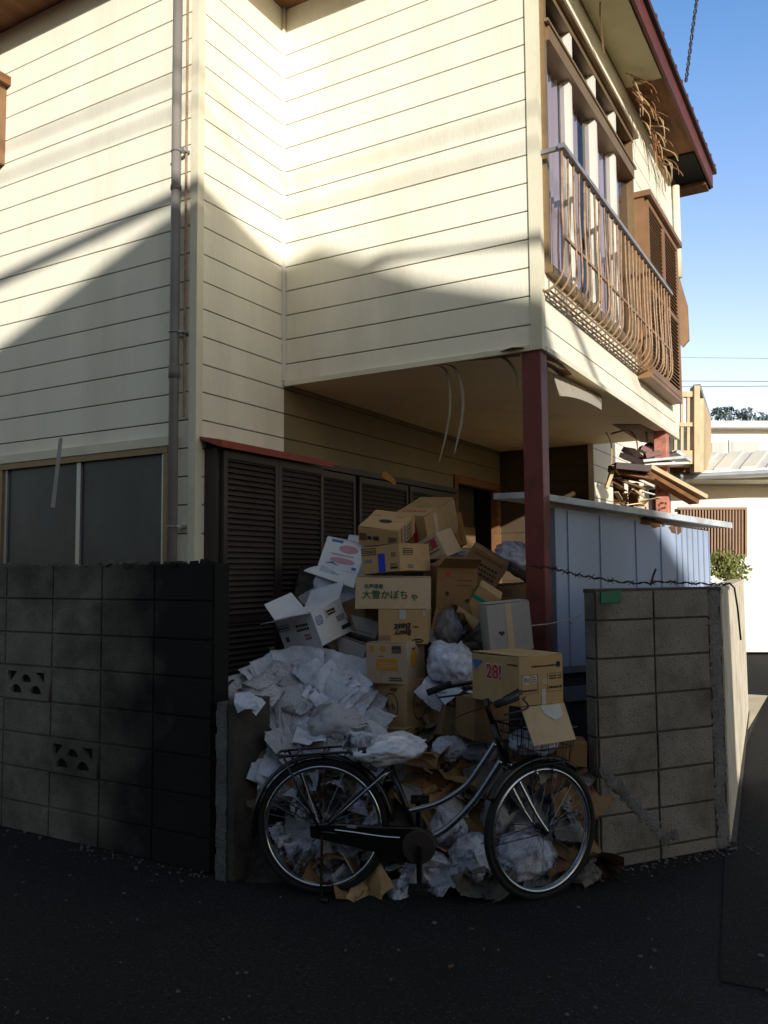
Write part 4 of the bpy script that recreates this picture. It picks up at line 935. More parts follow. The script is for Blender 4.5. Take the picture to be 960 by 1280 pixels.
# ---- cartons
def FM(face, w, h, l, u, v, off=.0018, rot=0):
    if face == 'front': o, r_, u_ = Vector((0, -off, 0)), Vector((1, 0, 0)), Vector((0, 0, 1))
    elif face == 'left': o, r_, u_ = Vector((-w/2-off, l/2, 0)), Vector((0, -1, 0)), Vector((0, 0, 1))
    elif face == 'right': o, r_, u_ = Vector((w/2+off, l/2, 0)), Vector((0, 1, 0)), Vector((0, 0, 1))
    else: o, r_, u_ = Vector((0, l/2, h/2+off+.003)), Vector((1, 0, 0)), Vector((0, 1, 0))
    n = r_.cross(u_); ca, sa = math.cos(R(rot)), math.sin(R(rot)); r2 = r_*ca+u_*sa; u2 = -r_*sa+u_*ca
    m = Matrix((r2, u2, n)).transposed().to_4x4(); m.translation = o+r_*u+u_*v; return m
def decal(mb, mw, pts, mi=0):
    n = len(pts); mb.add([mw @ Vector((x, y, 0)) for x, y in pts]+[mw @ Vector((x, y, .0006)) for x, y in pts], [tuple(range(n))[::-1], tuple(range(n, 2*n))]+[(i, (i+1) % n, n+(i+1) % n, n+i) for i in range(n)], mi)
def carton(label, px, py, d, w, h, l, yaw=0, pitch=0, roll=0, m='card', prints=(), flaps='closed', seam='x', cat='cardboard box', group='cardboard boxes in the heap'):
    global rnd
    root = thing('cardboard_box', label, cat, W(px, py, d), group, rotm(yaw, pitch, roll))
    j = lambda s_=.004: rnd.uniform(-s_, s_)
    b = MB(); t = .004
    top = h/2
    if flaps == 'open':
        for (a, c) in (((-w/2, 0, -h/2), (w/2, t, top)), ((-w/2, l-t, -h/2), (w/2, l, top)), ((-w/2, t, -h/2), (-w/2+t, l-t, top)), ((w/2-t, t, -h/2), (w/2, l-t, top)), ((-w/2+t, t, -h/2), (w/2-t, l-t, -h/2+t))): b.bb(a, c)
        b.build('body', M[m], root, world=False)
    else:
        nx, ny, nz = 5, 5, 4; idx = {}
        sd_ = rnd.random()*50
        for ix in range(nx+1):
            for iy in range(ny+1):
                for iz in range(nz+1):
                    if ix in (0, nx) or iy in (0, ny) or iz in (0, nz):
                        fx, fy, fz = ix/nx, iy/ny, iz/nz
                        bul = lambda a: 1-(2*a-1)**2
                        p_ = Vector((-w/2+w*fx, l*fy, -h/2+h*fz))
                        nv = noise.noise_vector(p_*5+Vector((sd_, 0, 0)))*.0075
                        if iy == 0: nv.y = 0
                        if ix in (0, nx): nv.x = 0
                        p_ += nv
                        if iz == nz and fz == 1: p_.z -= .004*bul(fx)*bul(fy)
                        idx[(ix, iy, iz)] = len(b.v); b.v.append(tuple(p_))
        def face(f, A, B2):
            for a in range(A):
                for c in range(B2):
                    q = [f(a, c), f(a+1, c), f(a+1, c+1), f(a, c+1)]; b.f.append(tuple(idx[k_] for k_ in q)); b.m.append(0)
        face(lambda a, c: (a, 0, c), nx, nz); face(lambda a, c: (a, ny, c), nx, nz); face(lambda a, c: (0, a, c), ny, nz); face(lambda a, c: (nx, a, c), ny, nz); face(lambda a, c: (a, c, 0), nx, ny); face(lambda a, c: (a, c, nz), nx, ny)
        b.build('body', M[m], root, world=False, bevel=.003)
        for s_ in (-1, 1):
            fl = MB(); g = .0025
            if seam == 'x': fl.box((0, l/2+s_*l/4, h/2+.0035), (w-.006, l/2-2*g, .003), Euler((s_*rnd.uniform(.0, .03), 0, 0)).to_matrix())
            else: fl.box((s_*w/4, l/2, h/2+.0035), (w/2-2*g, l-.006, .003), Euler((0, -s_*rnd.uniform(0, .03), 0)).to_matrix())
            fl.build('top_flap', M[m], root, world=False)
    if isinstance(flaps, dict) or flaps == 'open':
        fd = flaps if isinstance(flaps, dict) else dict(front=200, back=150, left=120, right=140)
        for f, ang in fd.items():
            L_ = min(w, l)*.48; fl = MB(); a = R(ang)
            # hinged at the top edge, angle from folded shut (0) outwards
            if f in ('front', 'back'):
                s_ = 1 if f == 'front' else -1; o = Vector((0, 0 if f == 'front' else l, top))
                e = Vector((0, s_*math.cos(a), math.sin(a)))
                ax = Vector((1, 0, 0)); ww = w
            else:
                s_ = 1 if f == 'left' else -1; o = Vector((-s_*w/2, l/2, top)); e = Vector((s_*math.cos(a), 0, math.sin(a))); ax = Vector((0, 1, 0)); ww = l
            nn = ax.cross(e).normalized()*.003
            fl.prism([o-ax*(ww/2-.004), o+ax*(ww/2-.004), o+ax*(ww/2-.012)+e*L_, o-ax*(ww/2-.012)+e*L_], nn); fl.build('flap', M[m], root, world=False)
    for pr in prints:
        k, f, u, v = pr[:4]
        if k == 'text':
            body, size, ink = pr[4:7]; rot = pr[7] if len(pr) > 7 else 0; sh = pr[8] if len(pr) > 8 else 0; of = pr[9] if len(pr) > 9 else .01
            text_mesh('lettering', body, size, M[ink], root, FM(f, w, h, l, u, v, .0016 if ink == 'white_ink' else .0030, rot), sh, of*size)
        elif k in ('rect', 'tape'):
            ww, hh, ink = pr[4:7]; rot = pr[7] if len(pr) > 7 else 0; mb = MB(); decal(mb, FM(f, w, h, l, u, v, .0015, rot), [(-ww/2, -hh/2), (ww/2, -hh/2), (ww/2, hh/2), (-ww/2, hh/2)]); mb.build('tape' if k == 'tape' else 'printed_panel', M[ink], root, world=False)
        elif k == 'poly':
            pts, ink = pr[4:6]; mb = MB(); decal(mb, FM(f, w, h, l, u, v, .0015), pts); mb.build('printed_shape', M[ink], root, world=False)
        elif k == 'frame':
            ww, hh, ink = pr[4:7]; th = pr[7] if len(pr) > 7 else .003; mb = MB(); mw = FM(f, w, h, l, u, v, .0017)
            for (cx, cy_, a, b3) in ((0, hh/2, ww, th), (0, -hh/2, ww, th), (-ww/2, 0, th, hh-th), (ww/2, 0, th, hh-th)): decal(mb, mw, [(cx-a/2, cy_-b3/2), (cx+a/2, cy_-b3/2), (cx+a/2, cy_+b3/2), (cx-a/2, cy_+b3/2)])
            mb.build('printed_frame', M[ink], root, world=False)
        elif k == 'ring':
            r1, r2_, ink = pr[4:7]; mb = MB(); mw = FM(f, w, h, l, u, v, .0017); n = 28
            vs = []
            for i in range(n):
                a = 2*math.pi*i/n
                for q in (1, .88): vs.append(mw @ Vector((r1*q*math.cos(a), r2_*q*math.sin(a), 0)))
            mb.add(vs, [(2*i, 2*i+1, (2*i+3) % (2*n), (2*i+2) % (2*n)) for i in range(n)]); mb.build('printed_ring', M[ink], root, world=False)
        elif k == 'disc':
            r1, r2_, ink = pr[4:7]; mb = MB(); decal(mb, FM(f, w, h, l, u, v, .0014), [(r1*math.cos(2*math.pi*i/24), r2_*math.sin(2*math.pi*i/24)) for i in range(24)]); mb.build('printed_disc', M[ink], root, world=False)
        elif k == 'dash':
            ww, hh, ink = pr[4:7]; rows_ = pr[7] if len(pr) > 7 else 2; mb = MB(); mw = FM(f, w, h, l, u, v, .0019); lh = hh/rows_
            for r_ in range(rows_):
                x = -ww/2; y = hh/2-lh*(r_+.5)
                while x < ww/2-.004:
                    cw_ = min(rnd.uniform(.35, .8)*lh, ww/2-x)
                    decal(mb, mw, [(x, y-lh*.32), (x+cw_, y-lh*.32), (x+cw_, y+lh*rnd.uniform(.1, .34)), (x, y+lh*rnd.uniform(.15, .34))]); x += cw_+lh*.22
            mb.build('small_print', M[ink], root, world=False)
    return root

# central stack, bottom to top
carton('upright brown carton with round fruit emblems at the foot of the central stack', 489.5, 883, 4.62, .215, .27, .215, -42, 0, 1, 'card', [
    ('ring', 'front', -.005, .0, .055, .075, 'brown_ink'), ('ring', 'right', .0, .01, .055, .085, 'brown_ink'), ('text', 'front', -.005, .0, 'もも', .038, 'brown_ink'), ('text', 'right', 0, .01, 'もも', .038, 'brown_ink'),
    ('rect', 'front', 0, -.118, .20, .012, 'green_ink'), ('rect', 'right', 0, -.118, .20, .012, 'green_ink'), ('poly', 'front', .0, .085, [(-.02, 0), (.03, -.006), (.05, .02), (.0, .014)], 'brown_ink')])
carton('pinkish carton with orange printed panels, second from the bottom of the central stack', 483, 829.5, 4.60, .245, .218, .24, -26, 0, -1, 'card_pink', [
    ('rect', 'front', .005, -.005, .125, .062, 'orange_ink'), ('dash', 'front', .005, -.005, .10, .028, 'tape', 2), ('rect', 'front', -.085, .078, .026, .032, 'orange_ink'), ('rect', 'front', -.02, .08, .03, .028, 'orange_ink'),
    ('rect', 'front', .062, .076, .056, .042, 'ink_soft'), ('dash', 'front', .062, .085, .05, .02, 'ink', 1), ('dash', 'front', .055, -.082, .075, .024, 'ink', 2), ('disc', 'right', -.03, .02, .042, .048, 'orange_ink'), ('rect', 'right', -.03, .075, .05, .012, 'brown_ink'), ('tape', 'front', -.01, -.085, .03, .04, 'tape'), ('poly', 'front', -.03, .035, [(-.025, 0), (.0, .007), (.025, .0), (.0, .003)], 'ink')], seam='x')
carton('small carton printed with a black script logo upside down, between the pumpkin and orange-print boxes', 503.5, 783.5, 4.66, .272, .188, .34, -7, 0, 0, 'card', [
    ('tape', 'front', 0, .068, .036, .052, 'tape_clear'), ('text', 'front', .002, .002, 'Best', .052, 'ink', 184, .25, .03), ('text', 'front', .004, -.033, 'Beary', .040, 'ink', 184, .25, .03), ('dash', 'front', .075, .0, .036, .012, 'ink', 1),
    ('disc', 'front', .082, -.076, .032, .012, 'ink'), ('dash', 'front', .082, -.076, .046, .009, 'card', 1), ('dash', 'front', -.10, -.07, .05, .036, 'ink_soft', 3), ('frame', 'front', -.10, -.068, .06, .04, 'ink_soft', .002), ('rect', 'front', .118, .075, .012, .03, 'tape_clear')])
carton('wide pumpkin carton with green Japanese lettering in the middle of the stack', 489.5, 741.5, 4.68, .408, .178, .30, -6, 0, 1, 'card_pale', [
    ('text', 'front', -.10, .036, '北海道産', .027, 'green_ink', 0, 0, .02), ('text', 'front', -.035, -.012, '大雪かぼち', .052, 'green_ink', 0, 0, .012), ('text', 'front', .128, -.02, 'ゃ', .05, 'green_ink', 0, 0, .01)])
carton('tan carton with a strip of bright blue tape on top of the central stack', 475.5, 699, 4.82, .262, .158, .34, -33, 0, -4, 'card', [
    ('rect', 'front', .008, -.022, .046, .106, 'blue_tape'), ('frame', 'front', -.078, .048, .098, .036, 'ink', .004), ('dash', 'front', -.078, .048, .086, .02, 'ink', 2), ('dash', 'front', -.08, -.005, .05, .022, 'blue_ink', 2), ('dash', 'front', .092, .02, .035, .03, 'ink_soft', 3), ('rect', 'front', .09, -.055, .05, .012, 'ink'), ('dash', 'front', .09, -.036, .05, .016, 'ink_soft', 2),
    ('frame', 'right', -.08, .035, .10, .034, 'ink', .004), ('dash', 'right', -.08, .035, .088, .02, 'ink', 2), ('dash', 'right', -.06, -.05, .06, .024, 'blue_ink', 2)], seam='x')
# back row at the top
carton('long flat-topped carton lying highest of all at the back of the heap', 512, 668, 5.7, .28, .25, .42, -36, 22, 4, 'card', [('rect', 'right', -.08, .0, .04, .22, 'tape'), ('rect', 'front', .05, -.01, .035, .20, 'red_ink'), ('rect', 'front', -.04, -.02, .02, .16, 'red_ink'), ('dash', 'top', .0, -.10, .2, .04, 'red_ink', 1)], seam='x')
carton('printed carton with dark label boxes leaning on the highest carton', 473, 673, 5.3, .275, .125, .30, -24, 24, 9, 'card', [('dash', 'front', -.03, .0, .09, .05, 'ink', 1), ('rect', 'front', -.105, .0, .05, .05, 'brown_ink'), ('rect', 'front', .095, -.01, .055, .055, 'ink_soft'), ('disc', 'top', .0, -.02, .045, .03, 'ink'), ('dash', 'top', -.09, .06, .06, .02, 'ink_soft', 1), ('dash', 'top', .07, .07, .06, .02, 'ink_soft', 1), ('rect', 'right', -.04, 0, .02, .13, 'blue_ink'), ('dash', 'right', .04, 0, .09, .1, 'ink_soft', 4), ('rect', 'right', -.10, 0, .012, .13, 'ink')], seam='x')
carton('orange carton with a red printed corner tipped beside the front door', 566, 663, 5.95, .17, .23, .20, 8, -6, -9, 'card_orange', [('rect', 'front', -.06, .02, .03, .17, 'red_ink'), ('dash', 'front', .02, .08, .02, .04, 'ink', 2), ('rect', 'front', .05, -.02, .006, .12, 'brown_ink')])
carton('crushed multi-print carton wedged beneath the orange one', 535, 690, 5.3, .22, .16, .22, -30, 10, -24, 'card_pink', [('dash', 'front', 0, .02, .17, .10, 'ink_soft', 4), ('rect', 'front', -.07, -.04, .04, .03, 'blue_ink'), ('rect', 'front', .06, .03, .04, .05, 'red_ink')])
# right of the stack
carton('big dark brown carton with half-open top flaps right of the pumpkin box', 571, 738, 4.98, .25, .27, .28, 14, 4, 2, 'card_dark', [('dash', 'front', .05, .06, .10, .014, 'brown_ink', 1), ('dash', 'front', .05, .03, .10, .014, 'brown_ink', 1), ('disc', 'front', -.06, .09, .012, .016, 'red_ink'), ('disc', 'front', -.06, -.02, .012, .014, 'ink'), ('disc', 'front', .07, -.06, .018, .012, 'ink')], {'front': 150, 'back': 20, 'left': 30})
carton('brown carton under a clear sheet with its corner tipped towards the door', 603, 713, 5.35, .26, .20, .26, -10, 8, 31, 'card_dark', [('dash', 'front', .02, .0, .15, .09, 'ink', 3), ('rect', 'front', 0, .08, .2, .02, 'brown_ink')])
carton('pale printed carton lid beneath the orange carton', 577, 692, 5.5, .26, .08, .22, 5, -18, 6, 'card_pink', [('dash', 'front', -.04, .0, .12, .05, 'blue_ink', 2), ('rect', 'top', .0, .0, .10, .05, 'white_ink'), ('dash', 'top', .0, -.08, .12, .02, 'green_ink', 1)])
carton('slim carton closed with teal tape, tumbled right of the dark carton', 599, 762, 5.0, .15, .24, .16, -12, 12, 33, 'card', [('rect', 'front', .0, .055, .15, .022, 'teal'), ('disc', 'front', .03, .01, .016, .012, 'ink'), ('dash', 'front', -.02, -.085, .04, .016, 'ink', 1)])
carton('plain brown carton wedged behind the red post', 648, 746, 5.45, .26, .16, .3, 4, 0, -3, 'card_dark', [('dash', 'front', -.08, .03, .08, .05, 'brown_ink', 3)])
carton('pale upright carton with a centre tape strip beside the red post', 637.5, 784, 4.62, .242, .265, .20, 6, 0, -5, 'card_grey', [('rect', 'front', .0, .0, .034, .262, 'card_pale'), ('poly', 'front', -.05, -.03, [(-.018, .006), (-.010, .014), (.0, .008), (.012, .014), (.018, .004), (.002, -.014)], 'ink')])
carton('sturdy fruit carton with red figures riding on the bicycle basket, its flap hanging', 677, 850.5, 3.90, .272, .222, .34, 33, 0, 0, 'card', [
    ('dash', 'front', .015, .066, .15, .013, 'ink', 1), ('disc', 'front', .105, .068, .014, .014, 'ink'), ('frame', 'front', -.075, -.012, .10, .082, 'ink_soft', .002), ('frame', 'front', .085, -.012, .10, .082, 'ink_soft', .002),
    ('rect', 'front', -.095, .008, .036, .040, 'tape_clear'), ('text', 'front', -.095, .008, '(h)', .026, 'ink_soft'), ('rect', 'front', -.048, .008, .034, .036, 'tape_clear'), ('dash', 'front', -.048, .008, .028, .03, 'ink_soft', 3), ('dash', 'front', -.075, -.040, .085, .014, 'ink', 1), ('dash', 'front', .07, .012, .045, .022, 'ink', 2), ('dash', 'front', .115, .012, .026, .022, 'ink', 2), ('dash', 'front', .085, -.034, .085, .018, 'ink', 1),
    ('disc', 'front', .02, -.006, .024, .014, 'tape'), ('tape', 'front', .01, -.075, .024, .07, 'tape_clear'),
    ('text', 'left', -.002, .03, '28!', .096, 'white_ink', 0, 0, .05), ('text', 'left', -.002, .03, '28!', .092, 'red_ink', 0, 0, .018), ('disc', 'left', -.135, .055, .018, .026, 'pink_ink'), ('poly', 'left', -.13, .08, [(-.03, .0), (.05, .0), (-.01, -.05)], 'blue_ink'), ('dash', 'left', .125, .075, .07, .012, 'ink', 1), ('poly', 'left', .12, -.06, [(-.07, -.02), (.045, .035), (.045, -.02)], 'ink')], seam='y')
box28 = [o for o in bpy.data.objects if o.name.startswith('cardboard_box')][-1]
fl = MB(); w_, h_, l_ = .272, .222, .34
fl.prism([(-w_/2+.003, -.002, -h_/2), (w_/2-.003, -.002, -h_/2), (w_/2+.025, -.045, -h_/2-.165), (-w_/2+.035, -.045, -h_/2-.165)], (0, -.004, 0)); fl.build('flap', M['card_pale'], box28, world=False)
fl = MB(); fl.prism([(-.02, -.0085, -h_/2-.005), (.10, -.0085, -h_/2-.004), (.11, -.022, -h_/2-.05), (.085, -.026, -h_/2-.062), (.05, -.028, -h_/2-.068), (.03, -.024, -h_/2-.056), (.015, -.022, -h_/2-.052), (.0, -.018, -h_/2-.04)], (0, -.001, 0)); fl.build('torn_label', M['white_ink'], box28, world=False)
# left side cartons
carton('white open carton with black printed labels tilted against the louvred shutters', 373, 792, 4.86, .31, .20, .26, -38, 16, -12, 'card_white', [
    ('dash', 'front', .05, .03, .10, .05, 'ink', 2), ('frame', 'front', -.10, .05, .09, .03, 'ink', .004), ('dash', 'front', -.10, .05, .08, .018, 'ink', 1), ('rect', 'front', -.10, -.02, .03, .03, 'ink_soft'), ('dash', 'front', .07, -.03, .05, .04, 'red_ink', 2),
    ('rect', 'right', .02, .055, .07, .03, 'ink'), ('dash', 'right', .02, .055, .05, .014, 'white_ink', 1), ('frame', 'right', -.09, .04, .045, .045, 'blue_ink', .006), ('dash', 'right', -.09, .04, .03, .03, 'blue_ink', 3), ('dash', 'right', .08, .0, .07, .036, 'ink_soft', 3), ('rect', 'right', .10, -.06, .08, .025, 'ink'), ('tape', 'right', -.02, .055, .022, .05, 'tape_clear')], {'front': 168, 'left': 115, 'back': 140})
carton('white fruit carton with pink and blue print, laid back with its flap bent down', 428, 694, 5.4, .275, .215, .16, -8, -24, 13, 'card_white', [
    ('disc', 'front', .03, .045, .065, .028, 'pink_ink'), ('rect', 'front', -.06, .09, .08, .018, 'blue_ink'), ('disc', 'front', .01, -.04, .085, .02, 'pink_ink'), ('poly', 'front', -.05, -.075, [(-.05, .0), (.0, .02), (.05, -.006), (.0, .006)], 'blue_ink'), ('rect', 'front', .10, -.08, .03, .02, 'blue_ink'), ('dash', 'front', .0, .0, .15, .02, 'pink_ink', 1)])
fb = [o for o in bpy.data.objects if o.name.startswith('cardboard_box')][-1]
fl = MB(); N_ = 8; vs = []
for i in range(N_+1):
    t = i/N_; y_ = -.002-.075*math.sin(t*1.4); z_ = -.215/2-.10*t
    vs += [(-.275/2-.05*t, y_, z_+.02*t), (.275/2+.03*t, y_-.02*t, z_-.03*t)]
fl.add(vs, [(2*i, 2*i+1, 2*i+3, 2*i+2) for i in range(N_)]); o = fl.build('flap', M['card_white'], fb, world=False); o.modifiers.new('thick', 'SOLIDIFY').thickness = .004
carton('dull brown carton crushed under the white open carton', 398, 815, 5.05, .36, .10, .3, -12, 0, -5, 'card_dark', [('dash', 'front', -.05, .01, .12, .04, 'ink', 2)])
carton('grey-white flattened carton leaning behind the blue-taped box', 462, 678, 5.6, .30, .09, .2, -5, -30, 6, 'card_white', [])
carton('pale flat carton lid slanting left of the small script-logo box', 452, 783, 4.95, .22, .10, .20, -20, -25, 14, 'card_grey', [('dash', 'front', 0, -.03, .16, .012, 'ink_soft', 1)])
carton('dim grey carton half buried above the paper heap', 430, 815, 4.9, .26, .16, .2, -25, -10, 16, 'card_grey', [])
carton('torn brown carton with red stamp standing behind the bicycle frame', 524, 975, 4.34, .17, .24, .16, -14, -6, 3, 'card', [('dash', 'front', .02, .05, .02, .07, 'red_ink', 4), ('dash', 'front', .02, -.04, .016, .06, 'red_ink', 4)], {'right': 130, 'front': 160})
carton('small brown carton tucked against the end of the block pillar', 715, 943, 4.35, .15, .12, .15, -6, 0, 2, 'card_dark', [])
carton('low brown carton just above the bicycle saddle', 495, 925, 4.5, .13, .10, .16, -20, 0, -2, 'card', [])
carton('flattened brown carton deep in the lower heap behind the pedals', 560, 985, 4.36, .26, .12, .2, 24, -20, -24, 'card', [('dash', 'front', 0, .02, .12, .03, 'brown_ink', 1)])
carton('ochre carton half seen between the frame tubes', 600, 955, 4.45, .22, .14, .2, 12, -12, 14, 'card_orange', [])
carton('brown carton with a black printed grid behind the rear wheel', 455, 985, 4.38, .17, .12, .16, -8, -12, -8, 'card', [('dash', 'front', 0, .01, .13, .08, 'ink', 5)])
carton('brown carton behind the handlebar with a bent pale flap', 575, 905, 4.5, .2, .16, .2, 20, -10, 18, 'card_dark', [], {'right': 150})
carton('large plain carton end below the fruit carton behind the basket', 615, 900, 4.3, .2, .2, .2, 24, 0, 3, 'card_dark', [])
carton('small printed carton behind the front wheel rim', 668, 1050, 4.22, .2, .14, .2, 16, -20, 6, 'card_grey', [('rect', 'front', -.04, .03, .05, .018, 'ink_soft'), ('dash', 'front', .02, -.02, .08, .02, 'ink_soft', 1)])

# ---- crumpled sheets
def sheet_mesh(name, m, seed, nx=24, ny=17, folds=7, amp=60, fine=.02):
    rr = random.Random(seed); V = [Vector((x/nx-.5, (y/ny-.5)*.75, 0)) for x in range(nx+1) for y in range(ny+1)]
    for k in range(folds):
        c = rr.choice(V).copy(); a = rr.uniform(0, math.pi); ax = Vector((math.cos(a), math.sin(a), 0)); ax = (ax+Vector((0, 0, rr.uniform(-.2, .2)))).normalized()
        nrm_ = ax.cross(Vector((0, 0, 1))).normalized(); ang = R(rr.choice((-1, 1))*rr.uniform(.3, 1)*amp); Mx = Matrix.Rotation(ang, 3, ax)
        big = sum(1 for v in V if (v-c).dot(nrm_) > 0) > len(V)/2
        for i, v in enumerate(V):
            sgn = (v-c).dot(nrm_)
            if (sgn > 0) != big: V[i] = c+Mx@(v-c)
    V = [v+Vector((rr.uniform(-1, 1), rr.uniform(-1, 1), rr.uniform(-1, 1)))*fine for v in V]
    cen = sum(V, Vector())/len(V); mb = MB(); mb.v = [tuple(v-cen) for v in V]
    for x in range(nx):
        for y in range(ny):
            a = x*(ny+1)+y; q = (a, a+1, a+ny+2, a+ny+1)
            if rr.random() < .5: mb.f += [(q[0], q[1], q[2]), (q[0], q[2], q[3])]
            else: mb.f += [(q[0], q[1], q[3]), (q[1], q[2], q[3])]
            mb.m += [0, 0]
    # tear the outline
    o = mb.build(name, m, smooth=True); me = o.data; bpy.data.objects.remove(o); return me
def layered_mesh(name, m, seed):
    rr = random.Random(seed); mb = MB(); nx, ny = 18, 12; off = Vector((seed*1.7, 0, 0)); fa = rr.uniform(0, 3.14); fold = Vector((math.cos(fa), math.sin(fa), 0)); bend = rr.uniform(.25, .8); wr = rr.uniform(0, 3.14); wd = Vector((math.cos(wr), math.sin(wr), 0))
    for layer in range(4):
        dx, dy, da = rr.uniform(-.06, .06), rr.uniform(-.05, .05), rr.uniform(-.18, .18); o = len(mb.v); sc = 1-.07*layer
        ragx = [rr.uniform(-.008, .008) for _ in range(ny+1)]; ragy = [rr.uniform(-.008, .008) for _ in range(nx+1)]
        for x in range(nx+1):
            for y in range(ny+1):
                px, py = (x/nx-.5)*sc, (y/ny-.5)*.72*sc
                if x in (0, nx): px += ragx[y]
                if y in (0, ny): py += ragy[x]
                qx, qy = px*math.cos(da)-py*math.sin(da)+dx, px*math.sin(da)+py*math.cos(da)+dy
                p_ = Vector((qx, qy, 0)); t = p_.dot(fold)
                z = -bend*max(0, t-.05)**1.2*1.3-.5*max(0, -t-.25)*bend
                z += .10*noise.noise(p_*2.2+off)+.05*abs(noise.noise(p_*5+off+Vector((0, 0, layer*.4))))+.016*math.sin(p_.dot(wd)*34+3*noise.noise(p_*3+off))*max(0, noise.noise(p_*1.7+off*2)+.25)
                edge = max(abs(px)/.5, abs(py)/.36); z += .10*(edge**3)*(noise.noise(p_*4+off*1.3+Vector((0, 0, layer)))+.15)
                mb.v.append((qx, qy, z+layer*.014))
        for x in range(nx):
            for y in range(ny):
                a = o+x*(ny+1)+y; mb.f.append((a, a+1, a+ny+2, a+ny+1)); mb.m.append(0)
    ob = mb.build(name, m, smooth=True); me = ob.data; bpy.data.objects.remove(ob); return me
SH = {k: [sheet_mesh('crumpled_sheet', M[k], 100+i*7+hash_, folds=f, amp=a, fine=fi) for i in range(7)] for k, f, a, fi, hash_ in (('paper', 5, 48, .003, 1), ('paper_grey', 6, 55, .006, 2), ('paper_dirty', 7, 75, .016, 3), ('card', 4, 60, .008, 4), ('card_dark', 5, 70, .010, 5), ('plastic', 8, 80, .022, 6), ('plastic_dim', 8, 80, .022, 8))}
SH['layer'] = [layered_mesh('paper_bundle', M['paper'], 300+i) for i in range(7)]
SH['layer_grey'] = [layered_mesh('paper_bundle', M['paper_grey'], 320+i) for i in range(6)]
def put_sheet(kind, px, py, d, size, label, cat, group, rr, tilt=-50, name='crumpled_paper'):
    o = bpy.data.objects.new(name, rr.choice(SH[kind])); C.objects.link(o); tag(o, label, cat, group)
    jit = .6 if kind.startswith('layer') else 1
    o.location = W(px, py, d); o.scale = (size, size*rr.uniform(.8, 1.15), size)
    m = CB @ Matrix.Rotation(R(90+tilt+rr.uniform(-32, 32)*jit), 3, 'X') @ Matrix.Rotation(R(rr.uniform(-35, 35)*jit), 3, 'Y') @ Matrix.Rotation(rr.uniform(0, 6.28), 3, 'Z')
    o.rotation_euler = m.to_euler(); return o
def inpoly(x, y, P_):
    c = False
    for i in range(len(P_)):
        (x1, y1), (x2, y2) = P_[i], P_[i-1]
        if (y1 > y) != (y2 > y) and x < (x2-x1)*(y-y1)/(y2-y1)+x1: c = not c
    return c
def scatter(P_, n, dfun, kinds, smin, smax, label, cat, group, seed, mind=11, name='crumpled_paper', tilt=-50):
    rr = random.Random(seed); pts = []; xs = [p_[0] for p_ in P_]; ys = [p_[1] for p_ in P_]; tries = 0
    while len(pts) < n and tries < 8000:
        tries += 1; x = rr.uniform(min(xs), max(xs)); y = rr.uniform(min(ys), max(ys))
        if inpoly(x, y, P_) and all((x-a)**2+(y-b2)**2 > mind**2 for a, b2 in pts): pts.append((x, y))
    for x, y in pts:
        put_sheet(rr.choice(kinds), x, y, dfun(x, y)+rr.uniform(-.04, .05), rr.uniform(smin, smax), label, cat, group, rr, tilt, name)
LP = [(308, 872), (312, 852), (338, 842), (380, 840), (424, 838), (440, 852), (450, 880), (452, 905), (430, 922), (400, 945), (355, 945), (343, 915), (325, 892)]
dl = lambda x, y: 4.38+(948-y)/120*.42
scatter(LP, 30, dl, ['layer', 'layer', 'layer_grey'], .34, .52, 'bundle of crumpled pale papers in the heap spilling over the low gate stub', 'paper bundle', 'paper bundles by the gate stub', 31, 15, 'paper_bundle', -48)
scatter(LP, 18, lambda x, y: dl(x, y)-.03, ['paper', 'paper_grey'], .18, .30, 'crumpled pale paper sheet in the heap spilling over the low gate stub', 'paper', 'crumpled papers by the gate stub', 41, 18)
scatter(LP, 14, lambda x, y: dl(x, y)-.05, ['paper_grey'], .12, .2, 'creased grey newsprint scrap in the heap spilling over the low gate stub', 'newspaper', 'newsprint scraps by the gate stub', 32, 20, 'newspaper_scrap')
LW = [(338, 955), (470, 955), (600, 940), (735, 955), (735, 1095), (600, 1118), (440, 1118), (345, 1085)]
dw = lambda x, y: 4.16+(1115-y)/165*.26
scatter(LW, 58, dw, ['card', 'card_dark', 'card_dark', 'card_dark', 'paper_dirty', 'paper_dirty'], .20, .36, 'torn brown cardboard piece in the low heap behind the bicycle wheels', 'cardboard', 'torn cardboard behind the bicycle', 33, 16, 'torn_cardboard')
scatter(LW, 34, lambda x, y: dw(x, y)-.04, ['paper_dirty', 'paper_grey', 'plastic_dim'], .12, .24, 'dirty crumpled paper in the low heap behind the bicycle wheels', 'paper', 'dirty papers behind the bicycle', 34, 22)
MP = [(335, 950), (475, 950), (480, 1090), (350, 1085)]
scatter(MP, 16, lambda x, y: dw(x, y)-.05, ['plastic_dim', 'paper', 'plastic'], .16, .3, 'pale plastic sheet caught among the rubbish behind the rear wheel', 'plastic sheet', 'plastic sheets behind the rear wheel', 35, 24, 'plastic_sheet')
HOL = [(535, 760), (600, 775), (612, 830), (600, 900), (620, 950), (520, 950), (510, 930), (540, 880)]
scatter(HOL, 24, lambda x, y: 4.55+(930-y)/170*.45, ['card_dark', 'paper_dirty', 'plastic_dim', 'card'], .14, .26, 'dark scrap lying in the hollow right of the central stack', 'scrap', 'scraps right of the central stack', 36, 17, 'scrap')
UL = [(345, 820), (440, 770), (470, 760), (470, 850), (440, 835), (350, 835)]
scatter(UL, 14, lambda x, y: 5.05, ['paper_grey', 'card_dark', 'paper_dirty'], .16, .3, 'grey wrapping scrap packed under the white cartons', 'scrap', 'scraps under the white cartons', 37, 18, 'scrap')
